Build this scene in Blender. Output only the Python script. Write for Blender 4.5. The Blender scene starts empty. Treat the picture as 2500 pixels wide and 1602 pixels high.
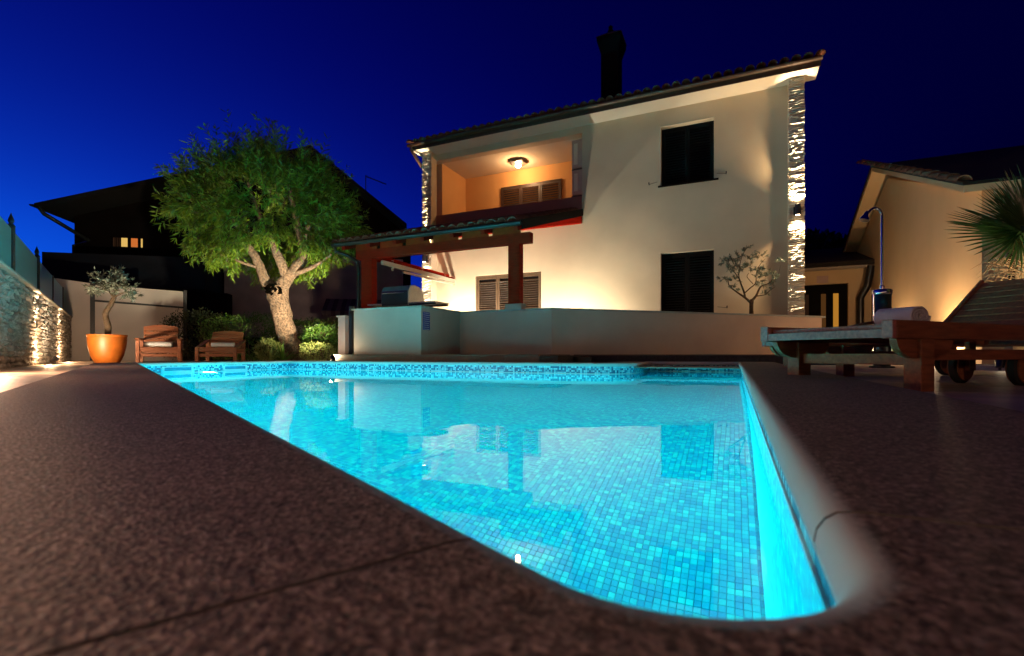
import bpy, bmesh, math, random
import numpy as np
from mathutils import Vector, Matrix, noise
from mathutils.geometry import tessellate_polygon
random.seed(7)
R = math.radians
sc = bpy.context.scene
COL = sc.collection

# ------------------------------------------------------------------ camera
F = 1198.0            # focal length in photo pixels (2500 wide)
HZ = 866.0            # horizon row
CH = 0.11             # camera height above the coping (z = 0)
cam = bpy.data.cameras.new('camera'); cam_o = bpy.data.objects.new('camera', cam); COL.objects.link(cam_o)
cam.sensor_width = 36; cam.lens = F / 2500 * 36
cam_o.location = (0, 0, CH); cam_o.rotation_euler = (R(90), 0, 0)
cam.shift_y = (HZ - 801) / 2500
cam.clip_start = 0.02; cam.clip_end = 1500
cam.dof.use_dof = True; cam.dof.focus_distance = 5.0; cam.dof.aperture_fstop = 6.5
sc.camera = cam_o

# ------------------------------------------------------------------ world, exposure
SUN_AZ = 57           # the last daylight stands to the left of the view
world = bpy.data.worlds.new('World'); sc.world = world; world.use_nodes = True
wn = world.node_tree; wn.nodes.clear()
w_out = wn.nodes.new('ShaderNodeOutputWorld'); w_bg = wn.nodes.new('ShaderNodeBackground')
w_sky = wn.nodes.new('ShaderNodeTexSky'); w_sky.sky_type = 'NISHITA'; w_sky.sun_disc = False
w_sky.sun_elevation = R(-5.0); w_sky.sun_rotation = R(-SUN_AZ)
w_sky.altitude = 0; w_sky.air_density = 1.0; w_sky.dust_density = 0.2; w_sky.ozone_density = 6.0
w_sep = wn.nodes.new('ShaderNodeSeparateColor'); wn.links.new(w_sky.outputs[0], w_sep.inputs[0])
def wmath(op, a, b):
    n_ = wn.nodes.new('ShaderNodeMath'); n_.operation = op
    for i_, v_ in enumerate((a, b)):
        if isinstance(v_, (int, float)): n_.inputs[i_].default_value = v_
        else: wn.links.new(v_, n_.inputs[i_])
    return n_.outputs[0]
w_b = wmath('MULTIPLY', wmath('POWER', w_sep.outputs[2], 1.2), 20.0)      # deep saturated blue hour: blue carries the light
w_g = wmath('MULTIPLY', wmath('POWER', w_b, 2.0), 0.16)
w_r = wmath('MULTIPLY', w_b, 0.004)
w_cmb = wn.nodes.new('ShaderNodeCombineColor')
wn.links.new(w_r, w_cmb.inputs[0]); wn.links.new(w_g, w_cmb.inputs[1]); wn.links.new(w_b, w_cmb.inputs[2])
wn.links.new(w_cmb.outputs[0], w_bg.inputs[0]); wn.links.new(w_bg.outputs[0], w_out.inputs[0])
w_bg.inputs[1].default_value = 1.0
sc.view_settings.view_transform = 'Standard'; sc.view_settings.look = 'None'
sc.view_settings.exposure = 0; sc.view_settings.gamma = 1; sc.view_settings.use_curve_mapping = False
sc.cycles.use_denoising = True
try:
    sc.cycles.denoiser = 'OPENIMAGEDENOISE'
except Exception:
    pass
sc.cycles.max_bounces = 10; sc.cycles.diffuse_bounces = 5; sc.cycles.transmission_bounces = 6
sc.cycles.caustics_refractive = True; sc.cycles.caustics_reflective = False
sc.cycles.sample_clamp_indirect = 4.0; sc.cycles.blur_glossy = 0.3

# lamp powers (W)
POW = dict(balcony=58, pillar=290, wall_up=420, tree=1900, olive=260, terrace=50, annex=270, pool=1050, bollard=62, lantern=175)  # bollard and lantern power added fill lamps out of view

# ------------------------------------------------------------------ frames
_l = math.hypot(2640, F)
UH = Vector((2640 / _l, -F / _l)); NH = Vector((F / _l, 2640 / _l))          # along / into the house
_l = math.hypot(955, F)
UL = Vector((-955 / _l, F / _l)); NL = Vector((F / _l, 955 / _l))            # along / across the stone wall and the long pool edge
ANG_H = math.atan2(UH.y, UH.x); ANG_L = math.atan2(UL.y, UL.x)

def H(s, d, z=0.0): return Vector((s * UH.x + d * NH.x, s * UH.y + d * NH.y, z))
def LF(u, w, z=0.0): return Vector((u * UL.x + w * NL.x, u * UL.y + w * NL.y, z))
def W(x, y, z=0.0): return Vector((x, y, z))
def P(px, py, Y): return Vector(((px - 1250) / F * Y, Y, CH + (HZ - py) / F * Y))
def hY(px, d):
    t = (px - 1250) / F; return d / (NH.x * t + NH.y)
def S(px, d):
    t = (px - 1250) / F; return (UH.x * t + UH.y) * hY(px, d)
def Z(px, py, d): return CH + (HZ - py) / F * hY(px, d)
def frame(org, ang):
    c, s = math.cos(ang), math.sin(ang); o = Vector(org)
    return lambda x, y, z=0.0: Vector((o.x + c * x - s * y, o.y + s * x + c * y, o.z + z))

# ------------------------------------------------------------------ mesh builder
class MB:
    def __init__(self): self.v = []; self.f = []; self.uv = None
    def add(self, vs, fs):
        n = len(self.v); self.v += [Vector(p) for p in vs]; self.f += [tuple(i + n for i in f) for f in fs]; return self
    def box(self, fr, x0, x1, y0, y1, z0, z1):
        c = [fr(x, y, z) for z in (z0, z1) for y in (y0, y1) for x in (x0, x1)]
        return self.add(c, [(0, 2, 3, 1), (4, 5, 7, 6), (0, 1, 5, 4), (2, 6, 7, 3), (0, 4, 6, 2), (1, 3, 7, 5)])
    def hexa(self, c):
        return self.add(c, [(0, 2, 3, 1), (4, 5, 7, 6), (0, 1, 5, 4), (2, 6, 7, 3), (0, 4, 6, 2), (1, 3, 7, 5)])
    def beam(self, a, b, w, h, up=Vector((0, 0, 1))):
        a, b = Vector(a), Vector(b); d = (b - a).normalized(); sd = d.cross(up)
        if sd.length < 1e-4: sd = Vector((1, 0, 0))
        sd.normalize(); u2 = sd.cross(d).normalized()
        c = [p + sd * i * w / 2 + u2 * j * h / 2 for j in (-1, 1) for p in (a, b) for i in (-1, 1)]
        return self.hexa(c)
    def prism(self, pts, ext):
        n = len(pts); ext = Vector(ext); a = [Vector(p) for p in pts]
        return self.add(a + [p + ext for p in a], [tuple(range(n))[::-1], tuple(range(n, 2 * n))] + [(i, (i + 1) % n, n + (i + 1) % n, n + i) for i in range(n)])
    def tube(self, pts, rad, n=8, cap=True):
        pts = [Vector(p) for p in pts]
        if not hasattr(rad, '__len__'): rad = [rad] * len(pts)
        rings = []; prev = None
        for i, p in enumerate(pts):
            d = (pts[min(i + 1, len(pts) - 1)] - pts[max(i - 1, 0)])
            d = d.normalized() if d.length > 1e-9 else Vector((0, 0, 1))
            if prev is None:
                a = d.orthogonal().normalized()
            else:
                a = (prev - d * prev.dot(d)); a = a.normalized() if a.length > 1e-6 else d.orthogonal().normalized()
            prev = a; b = d.cross(a)
            rings.append([p + (a * math.cos(2 * math.pi * k / n) + b * math.sin(2 * math.pi * k / n)) * rad[i] for k in range(n)])
        vs = [q for r in rings for q in r]; fs = []
        for i in range(len(pts) - 1):
            for k in range(n):
                fs.append((i * n + k, i * n + (k + 1) % n, (i + 1) * n + (k + 1) % n, (i + 1) * n + k))
        if cap:
            fs.append(tuple(range(n))[::-1]); fs.append(tuple((len(pts) - 1) * n + k for k in range(n)))
        return self.add(vs, fs)
    def lathe(self, fr, prof, n=32):
        vs = [fr(r * math.cos(2 * math.pi * k / n), r * math.sin(2 * math.pi * k / n), z) for r, z in prof for k in range(n)]
        fs = [(i * n + k, i * n + (k + 1) % n, (i + 1) * n + (k + 1) % n, (i + 1) * n + k) for i in range(len(prof) - 1) for k in range(n)]
        return self.add(vs, fs)
    def build(self, name, mat, parent=None, smooth=False, bevel=0.0, base=None):
        """links as ONE object; vertices are given in world space"""
        inv = root_inv(parent) if parent is not None else None
        org = Vector((0, 0, 0))
        vs = self.v
        if parent is None and vs:
            mn = Vector((min(v.x for v in vs), min(v.y for v in vs), min(v.z for v in vs)))
            mx = Vector((max(v.x for v in vs), max(v.y for v in vs), max(v.z for v in vs)))
            org = Vector(((mn.x + mx.x) / 2, (mn.y + mx.y) / 2, mn.z)) if base is None else Vector(base)
            vs = [v - org for v in vs]
        elif inv is not None:
            vs = [inv @ v for v in vs]
        me = bpy.data.meshes.new(name); me.from_pydata([tuple(v) for v in vs], [], self.f)
        o = finish(name, me, mat, parent, smooth, bevel); o.location = org
        return o

ROOTS = {}
def root_inv(o):
    while o.parent is not None: o = o.parent
    if o.name not in ROOTS:
        ROOTS[o.name] = (Matrix.Translation(o.location) @ o.rotation_euler.to_matrix().to_4x4()).inverted()
    return ROOTS[o.name]

def finish(name, me, mat, parent=None, smooth=False, bevel=0.0):
    if mat is not None:
        me.materials.append(mat)
    bm = bmesh.new(); bm.from_mesh(me)
    if len(bm.faces) < 60000: bmesh.ops.recalc_face_normals(bm, faces=bm.faces)
    bm.to_mesh(me); bm.free()
    if smooth:
        me.shade_smooth()
        try: me.set_sharp_from_angle(angle=R(45))
        except Exception: pass
    o = bpy.data.objects.new(name, me); COL.objects.link(o)
    if parent is not None: o.parent = parent
    if bevel:
        m = o.modifiers.new('bevel', 'BEVEL'); m.width = bevel; m.segments = 2; m.limit_method = 'ANGLE'
    return o

def tag(o, label=None, cat=None, group=None, kind=None):
    if label: o['label'] = label
    if cat: o['category'] = cat
    if group: o['group'] = group
    if kind: o['kind'] = kind
    return o
def thing(name, label, cat, loc=(0, 0, 0), rz=0.0, group=None):
    o = bpy.data.objects.new(name, None); COL.objects.link(o); o.location = loc; o.rotation_euler = (0, 0, rz)
    o.empty_display_size = 0.1
    return tag(o, label, cat, group)
def struct(name, loc=(0, 0, 0), rz=0.0):
    o = bpy.data.objects.new(name, None); COL.objects.link(o); o.location = loc; o.rotation_euler = (0, 0, rz)
    o['kind'] = 'structure'; return o
def inst(name, me, parent, M):
    """a piece that shares its mesh; M is its world matrix"""
    o = bpy.data.objects.new(name, me); COL.objects.link(o); o.parent = parent
    o.matrix_local = root_inv(parent) @ M
    return o
def mxyz(ex, ey, ez, loc):
    M = Matrix(((ex.x, ey.x, ez.x, loc.x), (ex.y, ey.y, ez.y, loc.y), (ex.z, ey.z, ez.z, loc.z), (0, 0, 0, 1)))
    return M

# ------------------------------------------------------------------ materials
def mat(name, col, rough=0.7, vary=0.0, scale=8.0, bump=0.0, bscale=60.0, metal=0.0, col2=None, stretch=None, spec=0.5, detail=6, island=0.0, objrand=0.0):
    m = bpy.data.materials.new(name); m.use_nodes = True; nt = m.node_tree; b = nt.nodes['Principled BSDF']
    b.inputs['Base Color'].default_value = (*col, 1); b.inputs['Roughness'].default_value = rough
    b.inputs['Metallic'].default_value = metal; b.inputs['Specular IOR Level'].default_value = spec
    tc = nt.nodes.new('ShaderNodeTexCoord'); vec = tc.outputs['Object']
    if stretch:
        mp = nt.nodes.new('ShaderNodeMapping'); mp.inputs['Scale'].default_value = stretch
        nt.links.new(vec, mp.inputs[0]); vec = mp.outputs[0]
    csock = None
    if vary or col2:
        nz = nt.nodes.new('ShaderNodeTexNoise'); nz.inputs['Scale'].default_value = scale; nz.inputs['Detail'].default_value = detail
        nt.links.new(vec, nz.inputs['Vector'])
        rp = nt.nodes.new('ShaderNodeValToRGB'); rp.color_ramp.elements[0].position = 0.3; rp.color_ramp.elements[1].position = 0.7
        c2 = col2 if col2 else tuple(min(1, c * (1 + vary)) for c in col)
        c1 = tuple(c * (1 - vary) for c in col)
        rp.color_ramp.elements[0].color = (*c1, 1); rp.color_ramp.elements[1].color = (*c2, 1)
        nt.links.new(nz.outputs['Fac'], rp.inputs[0]); csock = rp.outputs[0]
    if island or objrand:
        hs = nt.nodes.new('ShaderNodeHueSaturation')
        if csock: nt.links.new(csock, hs.inputs['Color'])
        else: hs.inputs['Color'].default_value = (*col, 1)
        mr = nt.nodes.new('ShaderNodeMapRange'); a = island or objrand
        mr.inputs['To Min'].default_value = 1 - a; mr.inputs['To Max'].default_value = 1 + a
        if island:
            g = nt.nodes.new('ShaderNodeNewGeometry'); nt.links.new(g.outputs['Random Per Island'], mr.inputs['Value'])
        else:
            g = nt.nodes.new('ShaderNodeObjectInfo'); nt.links.new(g.outputs['Random'], mr.inputs['Value'])
        nt.links.new(mr.outputs[0], hs.inputs['Value']); csock = hs.outputs[0]
    if csock: nt.links.new(csock, b.inputs['Base Color'])
    if bump:
        n2 = nt.nodes.new('ShaderNodeTexNoise'); n2.inputs['Scale'].default_value = bscale; n2.inputs['Detail'].default_value = 5
        nt.links.new(vec, n2.inputs['Vector'])
        bp = nt.nodes.new('ShaderNodeBump'); bp.inputs['Strength'].default_value = bump; bp.inputs['Distance'].default_value = 0.01
        nt.links.new(n2.outputs['Fac'], bp.inputs['Height']); nt.links.new(bp.outputs[0], b.inputs['Normal'])
    return m
def emit(name, col, strength):
    m = bpy.data.materials.new(name); m.use_nodes = True; nt = m.node_tree; nt.nodes.clear()
    o = nt.nodes.new('ShaderNodeOutputMaterial'); e = nt.nodes.new('ShaderNodeEmission')
    e.inputs[0].default_value = (*col, 1); e.inputs[1].default_value = strength; nt.links.new(e.outputs[0], o.inputs[0])
    return m
def leafmat(name, col, col2, trans=0.35, rough=0.5):
    m = bpy.data.materials.new(name); m.use_nodes = True; nt = m.node_tree; b = nt.nodes['Principled BSDF']
    out = nt.nodes['Material Output']
    g = nt.nodes.new('ShaderNodeNewGeometry'); rp = nt.nodes.new('ShaderNodeValToRGB')
    rp.color_ramp.elements[0].color = (*col, 1); rp.color_ramp.elements[1].color = (*col2, 1)
    nt.links.new(g.outputs['Random Per Island'], rp.inputs[0]); nt.links.new(rp.outputs[0], b.inputs['Base Color'])
    b.inputs['Roughness'].default_value = rough
    t = nt.nodes.new('ShaderNodeBsdfTranslucent'); nt.links.new(rp.outputs[0], t.inputs[0])
    mx = nt.nodes.new('ShaderNodeMixShader'); mx.inputs[0].default_value = trans
    nt.links.new(b.outputs[0], mx.inputs[1]); nt.links.new(t.outputs[0], mx.inputs[2]); nt.links.new(mx.outputs[0], out.inputs[0])
    return m

M = {}
M['wall'] = mat('cream_render', (0.58, 0.475, 0.335), 0.9, 0.11, 0.8, 0.4, 120)
M['recess'] = mat('apricot_render', (0.68, 0.38, 0.15), 0.9, 0.04, 1.5, 0.2, 160)
M['balcony_front'] = mat('russet_render', (0.34, 0.14, 0.11), 0.9, 0.08, 2, 0.25, 160)
M['soffit'] = mat('soffit_render', (0.70, 0.62, 0.50), 0.9, 0.04, 1.5, 0.1, 120)
M['parapet'] = mat('pale_grey_render', (0.50, 0.38, 0.31), 0.9, 0.12, 1.3, 0.25, 150)
M['parapet_cap'] = mat('cap_stone', (0.30, 0.31, 0.29), 0.8, 0.15, 5, 0.2, 90)
M['coping'] = None
M['slab'] = mat('porcelain_paving', (0.40, 0.29, 0.22), 0.5, 0.28, 5, 0.15, 90, objrand=0.16)
M['bed'] = mat('grout_bed', (0.06, 0.05, 0.045), 0.95, 0.3, 20)
M['soil'] = mat('garden_soil', (0.045, 0.032, 0.022), 0.95, 0.4, 10, 0.6, 30)
M['ground'] = mat('ground_earth', (0.05, 0.045, 0.035), 0.95, 0.3, 2)
M['stone'] = mat('split_limestone', (0.50, 0.43, 0.35), 0.9, 0.35, 16, 0.9, 45, objrand=0.32)
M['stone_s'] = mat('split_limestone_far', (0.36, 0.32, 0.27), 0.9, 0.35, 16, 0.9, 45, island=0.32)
M['mortar'] = mat('mortar', (0.10, 0.085, 0.07), 0.95, 0.3, 20)
M['capstone'] = mat('wall_capping', (0.42, 0.38, 0.31), 0.85, 0.2, 10, 0.4, 60)
M['metal_dark'] = mat('dark_grey_metal', (0.035, 0.035, 0.04), 0.45, 0.1, 10, metal=0.3)
M['gutter'] = mat('brown_gutter', (0.07, 0.035, 0.022), 0.4, 0.1, 10, metal=0.2)
M['gutter_b'] = mat('blackish_gutter', (0.025, 0.03, 0.03), 0.35, 0.1, 10, metal=0.3)
M['tile'] = mat('clay_roof_tile', (0.17, 0.062, 0.035), 0.85, 0.35, 9, 0.3, 60, objrand=0.3)
M['tile_s'] = mat('clay_roof_tile_far', (0.15, 0.055, 0.033), 0.85, 0.35, 9, 0.3, 60)
M['shutter'] = mat('brown_shutter', (0.10, 0.062, 0.036), 0.4, 0.15, 12)
M['shutter_b'] = mat('balcony_shutter_brown', (0.045, 0.024, 0.015), 0.45, 0.15, 12)
M['shutter_d'] = mat('dark_brown_shutter', (0.004, 0.003, 0.003), 0.8, 0.1, 12, spec=0.1)
M['beam'] = mat('red_brown_timber', (0.24, 0.009, 0.003), 0.8, 0.3, 6, 0.05, 50, stretch=(1, 1, 8), spec=0.02)
M['teak'] = mat('oiled_teak', (0.25, 0.078, 0.030), 0.55, 0.35, 7, 0.25, 60, stretch=(1, 9, 9), objrand=0.12)
M['teak_lit'] = mat('lit_teak', (0.36, 0.12, 0.095), 0.6, 0.35, 7, 0.25, 60, stretch=(1, 9, 9), objrand=0.12)  # foot-end teak, the light it catches put into its paler colour
M['black'] = mat('black_enamel', (0.006, 0.006, 0.008), 0.3)
M['rubber'] = mat('black_rubber', (0.01, 0.01, 0.01), 0.7, 0.1, 30)
M['chrome'] = mat('chrome', (0.75, 0.75, 0.78), 0.12, metal=1.0)
M['steel'] = mat('brushed_steel', (0.38, 0.37, 0.36), 0.35, 0.1, 20, metal=0.8)
M['white'] = mat('white_plastic', (0.75, 0.76, 0.76), 0.4)
M['towel'] = mat('towel_cotton', (0.74, 0.70, 0.72), 0.95, 0.06, 40, 0.8, 220)
M['frost'] = leafmat('frosted_glass', (0.60, 0.95, 0.88), (0.62, 0.95, 0.88), 0.5, 0.3)
M['ac'] = mat('air_conditioner_casing', (0.50, 0.36, 0.30), 0.7, 0.1, 4)
M['frost_w'] = mat('pale_fence_panel', (0.74, 0.66, 0.62), 0.7, 0.08, 1.2, 0.1, 80)
M['bark'] = mat('rough_bark', (0.15, 0.092, 0.06), 0.95, 0.8, 26, 1.0, 38, detail=8)
M['bark_d'] = mat('dark_bark', (0.09, 0.055, 0.03), 0.95, 0.4, 22, 0.8, 40)
M['hollow_shade'] = mat('tree_hollow_shade', (0.002, 0.0015, 0.001), 1.0, spec=0.0)
M['leaf'] = leafmat('almond_leaf', (0.055, 0.12, 0.006), (0.20, 0.30, 0.015), 0.25)
M['leaf_h'] = leafmat('hedge_leaf', (0.035, 0.10, 0.012), (0.10, 0.19, 0.02), 0.3)
M['leaf_y'] = leafmat('variegated_leaf', (0.16, 0.22, 0.05), (0.36, 0.38, 0.12), 0.3)
M['leaf_d'] = leafmat('dark_leaf', (0.02, 0.03, 0.01), (0.05, 0.06, 0.02), 0.2)
M['leaf_o'] = leafmat('olive_leaf', (0.10, 0.13, 0.08), (0.30, 0.33, 0.26), 0.15)
M['palm'] = leafmat('palm_blade', (0.03, 0.08, 0.015), (0.06, 0.12, 0.03), 0.25, 0.3)
M['fibre'] = mat('palm_fibre', (0.33, 0.20, 0.09), 0.9, 0.4, 30, 0.6, 60)
M['pot'] = mat('orange_terracotta', (0.42, 0.11, 0.012), 0.45, 0.18, 10, 0.1, 60)
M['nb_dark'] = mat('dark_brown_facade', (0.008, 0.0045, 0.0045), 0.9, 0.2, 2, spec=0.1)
M['nb_skylit'] = mat('skylit_balcony_render', (0.009, 0.009, 0.016), 0.9, 0.2, 2)  # balcony plaster with the sky's blue light put into its colour
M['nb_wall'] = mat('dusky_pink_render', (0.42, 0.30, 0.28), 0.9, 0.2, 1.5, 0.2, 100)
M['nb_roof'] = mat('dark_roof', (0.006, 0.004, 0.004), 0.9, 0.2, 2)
M['annex'] = mat('ochre_render', (0.55, 0.40, 0.23), 0.9, 0.05, 1.5, 0.2, 120)
M['annex_dim'] = mat('dim_annex_render', (0.30, 0.26, 0.22), 0.9, 0.08, 2, 0.2, 120)  # annex walls away from the uplights, dimness put into the colour
M['glass_dark'] = mat('dark_window_glass', (0.01, 0.01, 0.015), 0.08)
M['sign_blue'] = mat('blue_sign_plate', (0.02, 0.05, 0.30), 0.4)
M['riser'] = mat('brown_step_tile', (0.16, 0.11, 0.075), 0.6, 0.2, 8, 0.1, 80, objrand=0.1)
M['awn'] = mat('cream_awning_metal', (0.62, 0.55, 0.42), 0.45)
M['awn_s'] = mat('striped_awning_cloth', (0.10, 0.06, 0.06), 0.9, 0.3, 4)

def coping_mat():
    m = bpy.data.materials.new('washed_aggregate'); m.use_nodes = True; nt = m.node_tree; b = nt.nodes['Principled BSDF']
    N = nt.nodes.new; L = nt.links.new
    tc = N('ShaderNodeTexCoord')
    n1 = N('ShaderNodeTexNoise'); n1.inputs['Scale'].default_value = 230; n1.inputs['Detail'].default_value = 5; L(tc.outputs['Object'], n1.inputs['Vector'])
    n0 = N('ShaderNodeTexNoise'); n0.inputs['Scale'].default_value = 3; n0.inputs['Detail'].default_value = 4; L(tc.outputs['Object'], n0.inputs['Vector'])
    vo = N('ShaderNodeTexVoronoi'); vo.inputs['Scale'].default_value = 260; L(tc.outputs['Object'], vo.inputs['Vector'])
    rp = N('ShaderNodeValToRGB'); rp.color_ramp.elements[0].position = 0.36; rp.color_ramp.elements[1].position = 0.70
    rp.color_ramp.elements[0].color = (0.095, 0.056, 0.045, 1); rp.color_ramp.elements[1].color = (0.35, 0.26, 0.225, 1)
    L(n1.outputs['Fac'], rp.inputs[0])
    mx = N('ShaderNodeMix'); mx.data_type = 'RGBA'; mx.blend_type = 'MULTIPLY'; mx.inputs[0].default_value = 0.6
    r0 = N('ShaderNodeValToRGB'); r0.color_ramp.elements[0].position = 0.3; r0.color_ramp.elements[0].color = (0.65, 0.62, 0.6, 1)
    L(n0.outputs['Fac'], r0.inputs[0]); L(rp.outputs[0], mx.inputs[6]); L(r0.outputs[0], mx.inputs[7])
    v2 = N('ShaderNodeTexVoronoi'); v2.inputs['Scale'].default_value = 240; L(tc.outputs['Object'], v2.inputs['Vector'])
    bw = N('ShaderNodeSeparateColor'); L(v2.outputs['Color'], bw.inputs[0])
    mr = N('ShaderNodeMapRange'); mr.inputs['To Min'].default_value = 0.45; mr.inputs['To Max'].default_value = 1.75; L(bw.outputs[0], mr.inputs['Value'])
    spk = N('ShaderNodeMix'); spk.data_type = 'RGBA'; spk.blend_type = 'MULTIPLY'; spk.inputs[0].default_value = 1.0
    L(mx.outputs[2], spk.inputs[6]); L(mr.outputs[0], spk.inputs[7])
    # the rounded nose is smooth, with the pool's light painted in as pale colour: it begins where the surface turns over
    at = N('ShaderNodeAttribute'); at.attribute_name = 'nose'
    mn = N('ShaderNodeMix'); mn.data_type = 'RGBA'; L(at.outputs['Fac'], mn.inputs[0]); L(spk.outputs[2], mn.inputs[6]); mn.inputs[7].default_value = (0.60, 0.52, 0.47, 1)
    L(mn.outputs[2], b.inputs['Base Color']); b.inputs['Roughness'].default_value = 0.6; b.inputs['Specular IOR Level'].default_value = 0.4
    sub = N('ShaderNodeMath'); sub.operation = 'MULTIPLY'; sub.inputs[1].default_value = 0.5; L(vo.outputs['Distance'], sub.inputs[0])
    ad = N('ShaderNodeMath'); ad.operation = 'ADD'; L(sub.outputs[0], ad.inputs[0]); L(n1.outputs['Fac'], ad.inputs[1])
    inv = N('ShaderNodeMath'); inv.operation = 'SUBTRACT'; inv.inputs[0].default_value = 1.0; L(at.outputs['Fac'], inv.inputs[1])
    st = N('ShaderNodeMath'); st.operation = 'MULTIPLY'; st.inputs[1].default_value = 0.55; L(inv.outputs[0], st.inputs[0])
    bp = N('ShaderNodeBump'); bp.inputs['Distance'].default_value = 0.0035; L(st.outputs[0], bp.inputs['Strength']); L(ad.outputs[0], bp.inputs['Height'])
    L(bp.outputs[0], b.inputs['Normal'])
    return m
M['coping'] = coping_mat()

def mosaic(name, mode):
    """25 mm glass mosaic. mode 'uv': cells come from the UV map (metres); mode 'obj': one tile per object"""
    m = bpy.data.materials.new(name); m.use_nodes = True; nt = m.node_tree; b = nt.nodes['Principled BSDF']
    N = nt.nodes.new; L = nt.links.new
    wn_ = N('ShaderNodeTexWhiteNoise'); wn_.noise_dimensions = '3D'
    if mode == 'obj':
        oi = N('ShaderNodeObjectInfo'); L(oi.outputs['Location'], wn_.inputs['Vector'])
    else:
        uv = N('ShaderNodeUVMap'); uv.uv_map = 'UVMap'
        sc_ = N('ShaderNodeVectorMath'); sc_.operation = 'SCALE'; sc_.inputs['Scale'].default_value = 40; L(uv.outputs[0], sc_.inputs[0])
        fl = N('ShaderNodeVectorMath'); fl.operation = 'FLOOR'; L(sc_.outputs[0], fl.inputs[0]); L(fl.outputs[0], wn_.inputs['Vector'])
        fr = N('ShaderNodeVectorMath'); fr.operation = 'FRACTION'; L(sc_.outputs[0], fr.inputs[0])
    rp = N('ShaderNodeValToRGB'); cr = rp.color_ramp; cr.interpolation = 'CONSTANT'
    if mode == 'band':
        cols = [(0, (0.015, 0.14, 0.26)), (0.25, (0.03, 0.26, 0.40)), (0.42, (0.20, 0.66, 0.74)), (0.7, (0.45, 0.88, 0.92))]
    else:
        cols = [(0, (0.006, 0.34, 0.50)), (0.20, (0.008, 0.41, 0.54)), (0.45, (0.012, 0.50, 0.58)), (0.72, (0.02, 0.60, 0.62)), (0.90, (0.05, 0.72, 0.68))]
    cr.elements[0].color = (*cols[0][1], 1); cr.elements[1].position = cols[1][0]; cr.elements[1].color = (*cols[1][1], 1)
    for p_, c_ in cols[2:]:
        e = cr.elements.new(p_); e.color = (*c_, 1)
    L(wn_.outputs['Value'], rp.inputs[0])
    csock = rp.outputs[0]
    if mode in ('uv', 'band'):
        sx = N('ShaderNodeSeparateXYZ'); L(fr.outputs[0], sx.inputs[0])
        ms = []
        for ax in ('X', 'Y'):
            a = N('ShaderNodeMath'); a.operation = 'SUBTRACT'; L(sx.outputs[ax], a.inputs[0]); a.inputs[1].default_value = 0.5
            c = N('ShaderNodeMath'); c.operation = 'ABSOLUTE'; L(a.outputs[0], c.inputs[0])
            g = N('ShaderNodeMath'); g.operation = 'GREATER_THAN'; g.inputs[1].default_value = 0.46; L(c.outputs[0], g.inputs[0]); ms.append(g)
        mxm = N('ShaderNodeMath'); mxm.operation = 'MAXIMUM'; L(ms[0].outputs[0], mxm.inputs[0]); L(ms[1].outputs[0], mxm.inputs[1])
        mx = N('ShaderNodeMix'); mx.data_type = 'RGBA'; L(mxm.outputs[0], mx.inputs[0]); L(csock, mx.inputs[6]); mx.inputs[7].default_value = (0.01, 0.20, 0.32, 1)
        csock = mx.outputs[2]
    L(csock, b.inputs['Base Color']); b.inputs['Roughness'].default_value = 0.35
    return m
M['mos'] = mosaic('pool_mosaic', 'uv'); M['mos_band'] = mosaic('waterline_mosaic', 'band'); M['mos_obj'] = mosaic('pool_mosaic_single', 'obj')
M['mos_cell'] = mosaic('pool_mosaic_joined', 'cell')
M['grout'] = mat('pool_grout', (0.01, 0.18, 0.30), 0.8)
M['poolwhite'] = mat('pool_white_trim', (0.45, 0.75, 0.80), 0.5)

def water_mat():
    m = bpy.data.materials.new('pool_water'); m.use_nodes = True; nt = m.node_tree; nt.nodes.clear()
    N = nt.nodes.new; L = nt.links.new
    o = N('ShaderNodeOutputMaterial'); g = N('ShaderNodeBsdfGlass'); g.inputs['IOR'].default_value = 1.333; g.inputs['Roughness'].default_value = 0.0
    g.inputs['Color'].default_value = (1, 1, 1, 1)
    tc = N('ShaderNodeTexCoord'); n = N('ShaderNodeTexNoise'); n.inputs['Scale'].default_value = 5; n.inputs['Detail'].default_value = 2; L(tc.outputs['Object'], n.inputs['Vector'])
    n2 = N('ShaderNodeTexNoise'); n2.inputs['Scale'].default_value = 1.2; n2.inputs['Detail'].default_value = 1; L(tc.outputs['Object'], n2.inputs['Vector'])
    a = N('ShaderNodeMath'); a.operation = 'MULTIPLY_ADD'; a.inputs[1].default_value = 3.0; L(n2.outputs['Fac'], a.inputs[0]); L(n.outputs['Fac'], a.inputs[2])
    bp = N('ShaderNodeBump'); bp.inputs['Strength'].default_value = 0.35; bp.inputs['Distance'].default_value = 0.0013; L(a.outputs[0], bp.inputs['Height'])
    L(bp.outputs[0], g.inputs['Normal']); L(g.outputs[0], o.inputs[0])
    return m
M['water'] = water_mat()

# ------------------------------------------------------------------ lamps
def lamp(kind, loc, power, col, parent=None, size=0.05, aim=None, cone=90, blend=0.5, name='lamp_light', shape=None):
    l = bpy.data.lights.new(name, kind); l.energy = power; l.color = col
    if kind == 'SPOT':
        l.spot_size = R(cone); l.spot_blend = blend; l.shadow_soft_size = size
    elif kind == 'POINT': l.shadow_soft_size = size
    elif kind == 'AREA':
        l.shape = 'DISK'; l.size = size
        l.spread = R(cone)
    o = bpy.data.objects.new(name, l); COL.objects.link(o)
    d = (Vector(aim) - Vector(loc)).normalized() if aim is not None else Vector((0, 0, -1))
    q = d.to_track_quat('-Z', 'Y').to_matrix().to_4x4()
    Mw = Matrix.Translation(Vector(loc)) @ q
    if parent is not None:
        o.parent = parent; o.matrix_local = root_inv(parent) @ Mw
    else: o.matrix_world = Mw
    return o
WARM = (1.0, 0.62, 0.30); WARMW = (1.0, 0.78, 0.52)

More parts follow.
